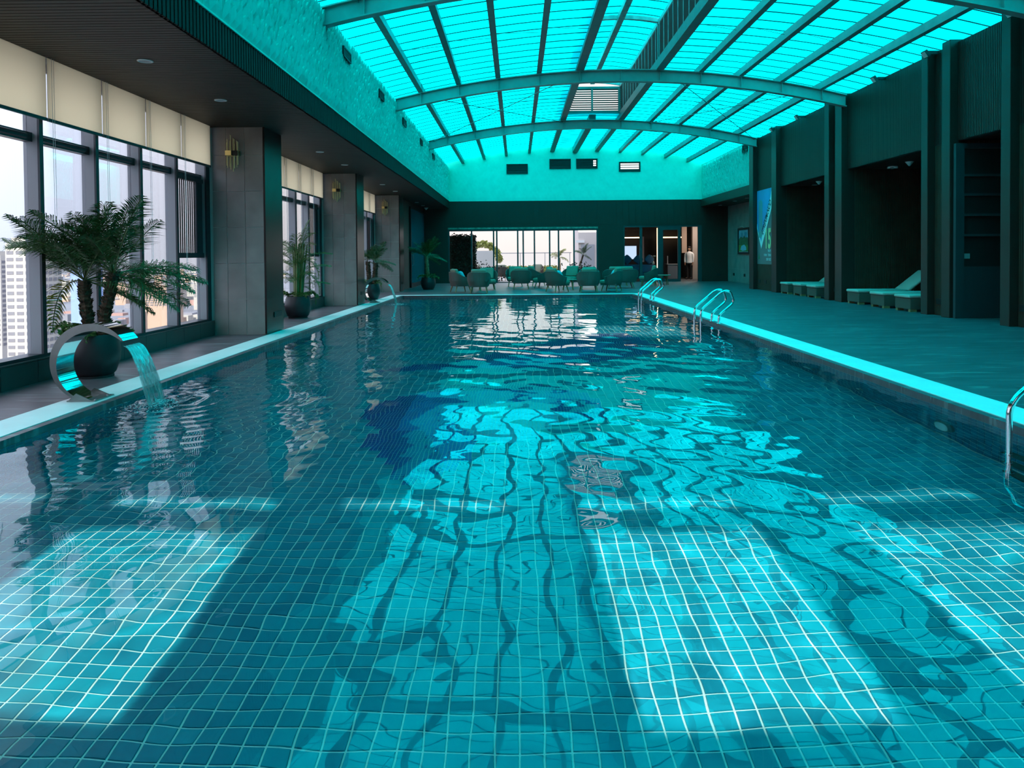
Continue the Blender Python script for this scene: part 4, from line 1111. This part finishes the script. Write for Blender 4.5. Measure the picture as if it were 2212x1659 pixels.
m2 = N.new('ShaderNodeMixShader'); m2.inputs[0].default_value = .16; L.new(m1.outputs[0], m2.inputs[1]); L.new(gl.outputs[0], m2.inputs[2]); L.new(m2.outputs[0], oo.inputs[0])
bp = N.new('ShaderNodeBump'); bp.inputs['Strength'].default_value = .6; bp.inputs['Distance'].default_value = .03; L.new(nn.outputs[0], bp.inputs['Height']); L.new(bp.outputs[0], gl.inputs['Normal'])
M['foam'] = mat('foam', (.75, .86, .88), .3)
def waterfall(x, y, label, drop=.58, reach=.22):
    t = thing('falling_water', label, 'water', (x, y, drop-.06), 0, 'sheets of water falling from the spouts')
    g = G(); nu, nv = 26, 30; R = random.Random(int(y*10)); ph = [R.uniform(0, 6.28) for _ in range(8)]
    for side in (0, 1):
        vs = []; fs = []
        for i_ in range(nv+1):
            s = i_/nv
            for j_ in range(nu+1):
                u = j_/nu; xx = reach*math.sqrt(s) if s > 0 else 0; xx = reach*(s**.55)
                w0 = -.005-.01*s; w1 = .265+.05*s
                d = (.006+.010*s)*(math.sin(u*34+ph[0]+s*2)+.6*math.sin(u*61+ph[1]-s*3))*.5
                vs.append((xx+d+(.004 if side else -.004), w0+(w1-w0)*u, -drop*s*1.01))
        for i_ in range(nv):
            for j_ in range(nu):
                a = i_*(nu+1)+j_; q_ = (a, a+1, a+nu+2, a+nu+1); fs.append(q_ if side else q_[::-1])
        g.add(vs, fs)
    g.build('water_sheet', M['sheet'], t, True)
    g = G()
    for k in range(420):
        a = R.uniform(0, 2*PI); r = abs(R.gauss(0, .16)); px, py = reach+r*math.cos(a), .14+r*1.1*math.sin(a)
        rr = R.uniform(.002, .006); z = -drop+R.uniform(-.002, .01)+max(0, .05-r*.25)*R.random()
        g.ell((px, py, z), (rr*1.4, rr*1.4, rr*.7), 5, 3)
    stuff(g.build('splash_droplets', M['foam'], t, True))
    return t
waterfall(-3.632, 6.80, 'sheet of water falling from the near steel spout', .575)
waterfall(-3.632, 20.75, 'sheet of water falling from the far steel spout', .575)

# ------------------------------------------------------------------ ladders
def arc(p0, c, p1, n=6):
    return [tuple((1-s)**2*Vector(p0)+2*s*(1-s)*Vector(c)+s*s*Vector(p1)) for s in [k/n for k in range(n+1)]]
def rail(t, y, ty):
    pts = [(3.80, y, -.98)]+arc((3.74, y, -.98), (3.47, y, -.92), (3.46, y, -.72))+arc((3.46, y, .16), (3.46, y, .25), (3.53, y, .32))
    pts += arc((3.82, y, .57), (3.96, y, .66), (4.03, y, .57))+arc((4.05, y, .50), (4.10, y, .42), (4.03, y, .35))+arc((3.85, y, .20), (3.80, y, .14), (3.80, y, .09))+[(3.80, y, -.04)]
    hr_ = G().tube([(p[0]-3.8, p[1]-ty, p[2]) for p in pts], .021, 12).build('handrail', M['chrome'], t, 60)
    G().lathe([(.04, 0), (.04, .006), (.025, .02)], 14, (0, y-ty, -.002)).build('floor_flange', M['chrome'], hr_)
def ladder(y0, y1, label):
    ty = (y0+y1)/2; t = thing('pool_ladder', label, 'pool ladder', (3.80, ty, 0), 0, 'stainless pool ladders on the right edge')
    rail(t, y0, ty); rail(t, y1, ty)
    for z in (-.25, -.50, -.75):
        st_ = G().box(-.36, -.28, y0-ty-.06, y1-ty+.06, z-.012, z+.012).build('step', M['black'], t)
        for yy in (y0, y1): G().lathe([(.03, -.02), (.03, .02)], 10, (-.34, yy-ty, z)).build('step_clamp', M['chrome'], st_)
ladder(13.98, 14.48, 'middle steel pool ladder, seen whole'); ladder(20.65, 21.12, 'far steel pool ladder near the lounge chairs'); ladder(4.72, 5.22, 'nearest steel pool ladder, cut by the right frame edge')
# pool lights / inlets
for yy, z, r, nm, lb in ((6.55, -.78, .13, 'underwater_light', 'nearer round underwater light on the right pool wall'), (9.6, -.72, .13, 'underwater_light', 'farther round underwater light on the right pool wall'), (8.2, -.74, .05, 'pool_inlet', 'small round inlet between the two underwater lights')):
    t = thing(nm, lb, 'pool fitting', (3.775, yy, z), 0)
    g = G(); g.tube([(0, 0, 0), (-.02, 0, 0), (-.035, 0, 0)], [r, r, r*.85], 24); g.build('bezel', M['brushed'], t)
    g = G(); g.tube([(-.036, 0, 0), (-.042, 0, 0)], [r*.75, r*.6], 20); g.build('lens', M['white_strip'], t)

# ------------------------------------------------------------------ end glazing
t = sempty('window_end', 'wall of sliding glass doors to the terrace', 'glass doors')
G().box(-3.25, 3.83, YE+.02, YE+.16, 2.45, 2.54).build('header', M['frame'], t)
G().box(-3.25, 3.83, YE+.00, YE+.12, 2.54, 2.62).build('lintel_strip', mat('worn_lintel', (.22, .25, .20), .6, noise=.5, nscale=8), t)
G().box(-3.25, 3.83, YE+.02, YE+.16, 0, .04).build('bottom_track', M['frame'], t)
fx = [-3.22, -2.14, -1.10, -.95, .04, .30, .83, 1.55, 1.97, 2.70, 3.80]
for x in fx: G().box(x-.035, x+.035, YE+.03, YE+.14, .04, 2.45).build('frame_post', M['doorframe'], t)
for a, b in zip(fx[:-1], fx[1:]):
    if b-a > .2: G().box(a+.035, b-.035, YE+.07, YE+.08, .04, 2.45).build('pane', M['glass'], t)
# right glass front
t = sempty('door_2', 'glass front and door of the reception room', 'glass door')
for a, b in ((5.03, 5.09), (5.80, 5.92), (6.66, 6.90), (7.60, 7.73), (8.55, 8.72)): G().box(a, b, YE+.02, YE+.14, 0, 2.66).build('frame_post', M['doorframe'], t)
for z0, z1 in ((2.58, 2.66),): G().box(5.09, 8.55, YE+.021, YE+.139, z0, z1).build('header', M['doorframe'], t)
G().box(6.90, 7.60, YE+.021, YE+.139, 0, .12).build('bottom_rail', M['doorframe'], t)
G().box(6.90, 7.60, YE+.021, YE+.139, 2.44, 2.58).build('top_rail', M['doorframe'], t)
for a, b in ((5.09, 5.80), (5.92, 6.66), (6.90, 7.60)): G().box(a, b, YE+.07, YE+.08, .12, 2.44).build('pane', M['glass'], t)
# reception room
g = G(); g.box(4.95, 11.2, 41.8, 42, 0, 3.4); g.box(4.75, 4.95, YE+.2, 42, 0, 3.4); g.box(11.0, 11.2, YE+.2, 42, 0, 3.4); g.box(4.95, 11.0, YE+.2, 41.8, 3.2, 3.4)
struct(g.build('wall_reception', M['dark']), 'dark reception room walls'); g = G(); g.box(4.75, 11.2, YE+.1, 42, -.2, 0); struct(g.build('floor_reception', mat('grey_carpet', (.07, .065, .07), .8)))
def simple(name, label, cat, loc, g, m, group=None):
    o = g.build(name, m, None, False, loc); return tag(o, label, cat, group)
simple('led_strip', 'warm horizontal light strip left of the glass door', 'light strip', (5.0, 41.2, 2.22), G().box(0, 2.0, -.02, .02, -.03, .03), M['led'], 'warm reception light strips')
simple('led_strip', 'warm horizontal light strip behind the glass door', 'light strip', (7.9, 41.3, 2.22), G().box(0, 1.4, -.02, .02, -.03, .03), M['led'], 'warm reception light strips')
simple('led_strip', 'tall warm vertical light strip by the door frame', 'light strip', (6.74, 35.6, .35), G().box(-.022, .022, -.02, .02, 0, 2.2), M['led'], 'warm reception light strips')
t = thing('added_fill_lamp', 'added fill lamp on the reception ceiling, brightening the person', 'ceiling light', (9.3, 36.9, 3.2))  # added lamp, brightens the dim reception and the standing person
G().lathe([(.22, 0), (.22, -.03), (.18, -.05)], 24).build('fill_lamp_body', M['lampwhite'], t)
l_ = bpy.data.lights.new('reception_fill_light', 'AREA'); l_.shape = 'DISK'; l_.size = .35; l_.energy = 42; l_.color = (1.0, .82, .68)
lo_ = bpy.data.objects.new('fill_lamp_glow', l_); COL.objects.link(lo_); lo_.parent = t; lo_.location = (0, 0, -.07)
t = thing('screen_window', 'bright pale blue pane seen inside the reception', 'screen', (5.75, 38.5, 1.05))
G().box(-.60, .45, -.02, .02, 0, .68).build('screen', M['tv'], t); g = G(); g.box(-.63, -.60, -.04, .03, -.03, .71); g.box(.45, .48, -.04, .03, -.03, .71); g.box(-.60, .45, -.04, .03, .68, .71); g.box(-.60, .45, -.04, .03, -.03, 0); g.build('screen_frame', M['frame'], t)
simple('wall_panel', 'hanging pink beige wall panel left of the standing person', 'panel', (8.70, 38.6, 1.35), G().box(-.13, .13, -.03, .03, 0, 1.45), M['beige'])
simple('pillar', 'pale beige pillar right of the standing person', 'pillar', (9.22, 38.4, 0), G().box(-.17, .17, -.15, .15, 0, 3.19), mat('pale_pillar', (.42, .36, .33), .6))
simple('curtain_panel', 'narrow grey pink panel behind the left glass pane', 'panel', (6.42, 38.0, .9), G().box(-.09, .09, -.02, .02, 0, 1.3), mat('dusky_panel', (.36, .28, .29), .7))
t = thing('sofa', 'navy sofa inside the reception behind the glass', 'sofa', (5.92, 36.2, 0))
G().box(-.75, .75, -.35, .35, .12, .42).build('seat', M['navy'], t); bevel(G().box(-.75, .75, -.45, -.25, .42, .80).build('backrest', M['navy'], t), .04, 2)
for x in (-.8, .8): bevel(G().box(x-.09, x+.09, -.45, .35, .1, .58).build('armrest', M['navy'], t), .04, 2)
for x in (-.68, .68):
    for y in (-.35, .25): G().tube([(x, y, 0), (x, y, .12)], .02, 6).build('leg', M['black'], t)
for k, x in enumerate((5.32, 5.86, 6.40)):
    o = G().ell((0, 0, 0), (.20, .06, .20), 12, 8, 0, roty(.78), .5).build('throw_pillow', M['navy'], None, True, (x, 35.85, 1.045)); tag(o, ['left', 'middle', 'right'][k]+' dark navy pillow standing on the reception sofa back', 'pillow', 'navy pillows on the reception sofa')
t = thing('reception_desk', 'low grey desk seen through the glass door', 'desk', (8.1, 38.5, 0))
bevel(G().box(-.35, .25, -.3, .3, 0, .75).build('body', mat('grey_desk', (.16, .15, .17), .5), t), .02, 2); G().box(-.38, .28, -.33, .33, .75, .79).build('desk_top', M['mull'], t); G().box(-.30, -.26, 0, .05, .79, 1.2).build('post', M['mull'], t)
t = thing('flower_vase', 'small white vase of flowers in the reception', 'vase', (6.9, 37.6, 0))
G().lathe([(.25, 0), (.25, .72), (.27, .72), (.27, .76)], 20).build('stand', M['black'], t)
G().lathe([(.04, .76), (.07, .84), (.045, .92), (.05, .95)], 14).build('vase', M['white'], t, True)
for k in range(5):
    a = k*1.26; G().tube([(0, 0, .93), (.05*math.cos(a), .05*math.sin(a), 1.05), (.10*math.cos(a), .08*math.sin(a), 1.18)], .005, 4).build('stem', M['stem'], t); G().ell((.10*math.cos(a), .08*math.sin(a), 1.20), (.03, .03, .03), 6, 4).build('blossom', M['white'], t, True)

# ------------------------------------------------------------------ person
def skin_fig(name, verts, edges, radii, root, m, parent, loc=(0, 0, 0), sub=2):
    me = bpy.data.meshes.new(name); me.from_pydata(verts, edges, []); me.update()
    o = bpy.data.objects.new(name, me); COL.objects.link(o); o.location = loc
    md = o.modifiers.new('skin', 'SKIN')
    if not me.skin_vertices: bpy.context.view_layer.update()
    for i_, r in enumerate(radii):
        sv = me.skin_vertices[0].data[i_]; sv.radius = r if isinstance(r, tuple) else (r, r); sv.use_root = i_ == root
    s = o.modifiers.new('sub', 'SUBSURF'); s.levels = sub; s.render_levels = sub
    bpy.context.view_layer.update(); dg = bpy.context.evaluated_depsgraph_get()
    m2_ = bpy.data.meshes.new_from_object(o.evaluated_get(dg)); bpy.data.objects.remove(o)
    m2_.materials.clear(); m2_.materials.append(m); m2_.polygons.foreach_set('use_smooth', [True]*len(m2_.polygons))
    return link(name, m2_, parent)
pt = thing('person', 'person in white shirt and black trousers standing inside the glass door', 'person', (8.82, 38.0, 0), 2.6)
v = [(0,0,.92),(0,.01,1.12),(0,0,1.32),(0,0,1.42),(0,.01,1.465),(0,.015,1.53),(0,.02,1.60),
     (.15,0,1.31),(.21,.0,1.10),(.205,.055,.86),(.20,.08,.750),(-.15,0,1.31),(-.21,.0,1.10),(-.205,.055,.86),(-.20,.08,.750),
     (.09,0,.84),(.10,.0,.47),(.10,-.01,.09),(.11,.12,.035),(-.09,0,.84),(-.10,.0,.47),(-.10,-.01,.09),(-.11,.12,.035)]
e = [(0,1),(1,2),(2,3),(3,4),(4,5),(5,6),(2,7),(7,8),(8,9),(9,10),(2,11),(11,12),(12,13),(13,14),(0,15),(15,16),(16,17),(17,18),(0,19),(19,20),(20,21),(21,22)]
r = [(.085,.06),(.10,.065),(.11,.07),(.05,.05),(.062,.066),(.082,.098),(.068,.082),.038,.034,.03,.028,.038,.034,.03,.028,(.05,.05),.045,.032,(.035,.028),(.05,.05),.045,.032,(.035,.028)]
skin_fig('body', v, e, r, 0, M['skin'], pt)
def loft(g, rings, n=20):
    vs = []; fs = []
    for (cx_, cy_, z, a, b) in rings:
        for k in range(n):
            t_ = 2*PI*k/n; vs.append((cx_+a*math.cos(t_), cy_+b*math.sin(t_), z))
    for i_ in range(len(rings)-1):
        for k in range(n):
            k2 = (k+1) % n; fs.append((i_*n+k, i_*n+k2, (i_+1)*n+k2, (i_+1)*n+k))
    fs += [tuple(reversed(range(n))), tuple(range((len(rings)-1)*n, len(rings)*n))]
    g.add(vs, fs)
g = G(); loft(g, [(0,0,.84,.172,.130),(0,0,.92,.165,.125),(0,0,1.05,.155,.115),(0,0,1.20,.168,.118),(0,0,1.32,.182,.112),(0,0,1.375,.160,.095),(0,0,1.405,.095,.075),(0,0,1.425,.062,.062)])
for sx in (-1, 1): g.tube([(sx*.07,0,1.335),(sx*.14,0,1.325),(sx*.195,0,1.26),(sx*.215,.0,1.10),(sx*.215,.03,.98),(sx*.207,.05,.87)], [.060,.064,.062,.052,.044,.038], 14)
g.build('shirt', M['shirt'], pt, 60)
g = G(); loft(g, [(0,0,.78,.168,.122),(0,0,.88,.166,.124),(0,0,.97,.152,.112)])
for sx in (-1, 1): loft(g, [(sx*.10,0,.06,.062,.070),(sx*.10,0,.30,.066,.072),(sx*.098,0,.50,.075,.082),(sx*.090,0,.70,.088,.100),(sx*.082,0,.84,.088,.112)])
g.build('trousers', M['trousers'], pt, 60)
for sx in (-1, 1): G().ell((sx*.11, .07, .04), (.05, .14, .045), 12, 8).build('shoe', M['black'], pt, True)
for sx in (-1, 1):
    for k in range(5):
        a = (k-2)*.014; b_ = Vector((sx*.20+(-sx*.02 if k == 4 else 0), .075+a, .77)); G().tube([tuple(b_), tuple(b_+Vector((0, .004, -.04))), tuple(b_+Vector((-sx*.008, .014, -.07+.006*abs(k-2))))], [.009, .008, .006], 6).build('finger', M['skin'], pt, True)
G().ell((0, -.022, 1.615), (.092, .104, .085), 14, 10).build('hair', M['hair'], pt, True)
for sx in (-1, 1):
    G().ell((sx*.032, .112, 1.555), (.010, .006, .007), 8, 5).build('eye', M['black'], pt, True); G().ell((sx*.085, .015, 1.54), (.012, .02, .03), 8, 5).build('ear', M['skin'], pt, True)
G().ell((0, .120, 1.53), (.012, .018, .02), 8, 5).build('nose', M['skin'], pt, True); G().ell((0, .108, 1.495), (.022, .006, .005), 8, 4).build('mouth', mat('lips', (.35, .12, .10), .5), pt, True)

# ------------------------------------------------------------------ terrace outside
M['paving'] = mat('pale_terrace_paving', (.34, .30, .27), .6, noise=.1, nscale=2)
g = G(); g.box(-9, 4.0, YE+.2, 47, -.3, -.02); struct(g.build('terrace_floor', M['paving']), 'sunlit pale terrace floor')
def leafy(name, label, cat, loc, shape, nl, ls, m, parts=None, group=None, seed=1):
    t = thing(name, label, cat, loc, 0, group); R = random.Random(seed); g = G()
    for k in range(nl):
        p = shape(R); a, b = R.uniform(0, 2*PI), R.uniform(-1, 1); d = Vector((math.cos(a)*math.cos(b), math.sin(a)*math.cos(b), math.sin(b)))*ls*R.uniform(.7, 1.3); s_ = d.cross(Vector((R.random(), R.random(), R.random()))).normalized()*ls*.4
        p = Vector(p); g.add([tuple(p), tuple(p+d*.5+s_), tuple(p+d), tuple(p+d*.5-s_)], [(0,1,2,3)])
    stuff(g.build('foliage', M[m], t)); 
    if parts: parts(t)
    return t
M['leaf_dark'] = mat('dark_ivy', (.020, .040, .022), .6, noise=.4, nscale=6); M['leaf_yellow_green'] = mat('yellow_green_leaf', (.30, .32, .08), .6, noise=.3, nscale=5)  # second material: the foliage's own yellow-green colour
def sh_hedge(R):
    f = R.random()
    return (R.uniform(-.75, .65), R.choice((-.3, R.uniform(-.3, .3))), R.uniform(0, 2.35)-.1*abs(R.gauss(0, 1)))
leafy('hedge', 'tall dark ivy hedge outside the leftmost glass pane', 'hedge', (-2.65, 36.2, 0), sh_hedge, 5200, .10, 'leaf_dark', lambda t: G().box(-.72, .62, -.22, .3, 0, 2.25).build('hedge_core', M['leaf_dark'], t), seed=3)
def sh_dome(R):
    a = R.uniform(0, PI); r = R.uniform(.55, 1.0)**.5; return (1.15*r*math.cos(a), R.uniform(-.4, .4), 1.35*r*math.sin(a)*.9)
leafy('round_tree', 'rounded yellow-green tree top beyond the ivy hedge', 'tree', (-2.05, 43.5, .9), sh_dome, 1500, .14, 'leaf_yellow_green', lambda t: G().tube([(0, 0, -.9), (0, 0, .6)], .08, 8).build('trunk', M['bark'], t), seed=4)
simple('garden_wall', 'low pale garden wall outside beside the ivy hedge', 'wall', (-1.75, 41.8, -.02), G().box(-.9, .45, -.1, .1, 0, 1.58), mat('pale_render', (.55, .52, .50), .8))
def sh_lh(R): return (R.uniform(-2.9, 2.3), R.uniform(-.25, .25), abs(R.uniform(.05, .62)))
leafy('low_hedge', 'long low yellow-green hedge along the terrace edge', 'hedge', (.2, 45.6, -.02), sh_lh, 3500, .12, 'leaf_yellow_green', lambda t: G().box(-2.85, 2.25, -.2, .2, 0, .5).build('hedge_core', M['leaf_yellow_green'], t), seed=5)
t = thing('glass_railing', 'glass railing with thin top rail at the terrace edge', 'railing', (0, 46.3, -.02))
G().box(-6, 3.4, -.03, .03, 1.42, 1.47).build('top_rail', M['mull'], t)
for k in range(7):
    x = -6+k*1.55; G().box(x-.02, x+.02, -.02, .02, 0, 1.42).build('railing_post', M['mull'], t)
    if k < 6: G().box(x+.03, x+1.52, -.005, .005, .08, 1.40).build('pane', M['glass'], t)
for k, (x, y, s, lb) in enumerate(((2.45, 43.0, 1.0, 'slender palm outside behind a middle glass pane'),)):
    t = thing('garden_palm', lb, 'palm', (x, y, -.02), 0); g = G(); trunk(g, ((0,0,0), (.03,0,.6), (0,0,1.15)), .06, .05, 9); tk_ = g.build('trunk', M['bark_pale'], t); crown(tk_, (0, 0, 1.15), 14, .7, [frond_mesh('frond', 1.0, 26, .26, .8, 'leaf_yellow_green', .8, .014)], 51)
t = thing('garden_palm', 'dark leaning palm outside behind the rightmost glass pane', 'palm', (3.30, 38.6, -.02), 0); g = G(); trunk(g, ((0,0,0), (-.05,0,.7), (.15,0,1.3)), .05, .04, 10); tk_ = g.build('trunk', M['bark'], t); crown(tk_, (.15, 0, 1.3), 14, .6, fr, 52)
def sh_sh(R): return (R.gauss(0, .32), R.gauss(0, .2), abs(R.gauss(.3, .25)))
leafy('shrub', 'dark shrub outside at the foot of the leaning palm', 'shrub', (3.15, 37.0, -.02), sh_sh, 900, .12, 'leaf_dark', seed=6)
leafy('shrub', 'dark shrub outside just right of the ivy hedge', 'shrub', (-1.55, 37.4, -.02), sh_sh, 700, .12, 'leaf_dark', seed=7)
t = thing('terrace_pavilion', 'pale building facade outside the rightmost glass pane', 'building', (4.6, 44.0, 0))
G().box(-.95, 2.5, 0, 3, 0, 3.6).build('wall', mat('pale_facade', (.60, .52, .48), .8), t); G().box(-1.1, -.6, -.12, 0, 2.0, 2.15).build('ledge', M['white'], t); G().box(-.8, 0, -.05, 0, .0, 1.9).build('window', M['mull'], t)
for k, (x, y, rz, lb) in enumerate(((-.72, 38.3, -.5, 'terrace armchair outside, left of the double door post'), (.95, 38.8, 2.6, 'terrace armchair outside behind the centre panes'), (-1.9, 40.2, -1.2, 'terrace armchair outside near the garden wall'))):
    o = copy_tree(A); o.location = (x, y, -.02); o.rotation_euler = (0, 0, rz); o['label'] = lb; o['category'] = 'armchair'; o['group'] = 'woven armchairs out on the terrace'

# ------------------------------------------------------------------ city beyond the windows
GZ = -115
M['city_ground'] = mat('hazy_city_ground', (.20, .21, .24), .9, noise=.25, nscale=.012, coord='Object'); M['tower_white'] = mat('white_tower', (.36, .34, .31), .8); M['tower_blue'] = mat('pale_blue_tower', (.22, .32, .60), .6); M['tower_win'] = mat('tower_window', (.12, .12, .14), .5)
g = G(); g.add([(-6000,-1500,GZ),(-60,-1500,GZ),(-60,6000,GZ),(-6000,6000,GZ)], [(0,1,2,3)]); struct(g.build('city_ground', M['city_ground']), 'hazy ground of the city far below', 'ground')
def tower(x, y, w, d, top, m, lb, rows, cols):
    t = thing('tower_block', lb, 'building', (x, y, GZ), 0, 'high-rise towers beyond the windows')
    H_ = top-GZ; G().box(-w/2, w/2, -d/2, d/2, 0, H_).build('wall', m, t); G().box(-w/2+2, w/2-2, -d/2+2, d/2-2, H_, H_+3).build('roof_block', m, t)
    if rows:
        cw = w/cols
        g1 = G(); g1.box(-cw*.36, cw*.36, -.25, .0, -.9, .9); m1_ = g1.mesh('window', M['tower_win'])
        g2 = G(); g2.box(.0, .25, -d/cols*.36, d/cols*.36, -.9, .9); m2_ = g2.mesh('window', M['tower_win'])
        for r_ in range(rows):
            z = H_-5-r_*3.6
            for c in range(cols):
                link('window', m1_, t, (-w/2+(c+.5)*cw, -d/2, z)); link('window', m2_, t, (w/2, -d/2+(c+.5)*d/cols, z))
tower(-262, 400, 20, 16, 9.5, M['tower_white'], 'white high-rise with rows of windows left of the big palm', 26, 4)
tower(-395, 560, 26, 30, 4, M['tower_white'], 'second cream high-rise glimpsed through the palm', 18, 4)
tower(-318, 545, 16, 14, 2, M['tower_blue'], 'pale blue slab tower behind the palm trunks', 0, 3)
tower(-330, 455, 9, 14, 6, M['city_grey'], 'grey tower peeking left of the white high-rise', 0, 2)
tower(-560, 1150, 60, 40, -45, M['city_beige'], 'long orange beige block in the third window pane', 7, 9)
tower(-700, 1650, 30, 40, -52, M['tower_white'], 'slim cream block in the pane beside the column', 9, 4)
tower(-860, 1900, 90, 60, -70, M['tower_white'], 'broad pale block beside the nearest column', 0, 3)
TW = [(-262,400),(-395,560),(-318,545),(-330,455),(-560,1150),(-700,1650),(-860,1900)]
g = G(); R = random.Random(5)
for k in range(2600):
    y = 250+5200*R.random()**1.6; x = -y*R.uniform(.30, 1.15)-40; s = R.uniform(5, 16); h = R.uniform(4, 16)*(1 if R.random() > .06 else 3.2)
    if any(abs(x-a) < 75 and abs(y-b) < 75 for a, b in TW): continue
    g.box(x-s, x+s, y-s*.8, y+s*.8, GZ, GZ+h, R.choice((0, 0, 1, 2, 3)))
o = g.build('city_blocks', [M['tower_white'], M['city_beige'], M['city_grey'], mat('tile_roof', (.36, .22, .19), .9)]); stuff(o); tag(o, 'mass of low buildings of the hazy city far below', 'buildings')

# ------------------------------------------------------------------ unseen wall behind the camera, openings shaped to throw the sun patches
wb = sempty('wall_back', 'unseen wall behind the camera, openings shaped to throw sun patches', 'wall')
op = [(-2.66, -1.50, 1.80, 2.94), (-1.02, .14, 2.80, 2.94), (.66, 1.72, 1.80, 2.94), (2.34, 3.40, 1.80, 2.94), (-4.3, -3.15, 1.8, 2.94)]
w_ = wall_with_openings('wall_core', M['slat_back'], YB-.2, YB, -5.6, 11.2, 0, 6.8, op); w_.parent = wb
for (a, b, z0, z1) in op:
    if z0 < 2.5: G().box(a, b, YB-.14, YB-.06, 2.67, 2.82).build('transom', M['frame'], wb)
g = G(); g.box(9.0, 11.2, YB, 8.4, ZC, 3.8); struct(g.build('ceiling_right', M['slat_back']))
g = G(); g.box(-5.6, -5.42, YB, YE, ZC+.01, 4.2); struct(g.build('trim_6', M['wall']))
g = G(); g.box(8.95, 9.2, YB, YE, 5.3, 5.47); struct(g.build('trim_7', M['greenwall']))
# wall past far left window to outside
for o in list(COL.objects):
    if o.type == 'MESH' and o.parent is None and 'kind' not in o.keys() and 'label' not in o.keys(): o['kind'] = 'structure'
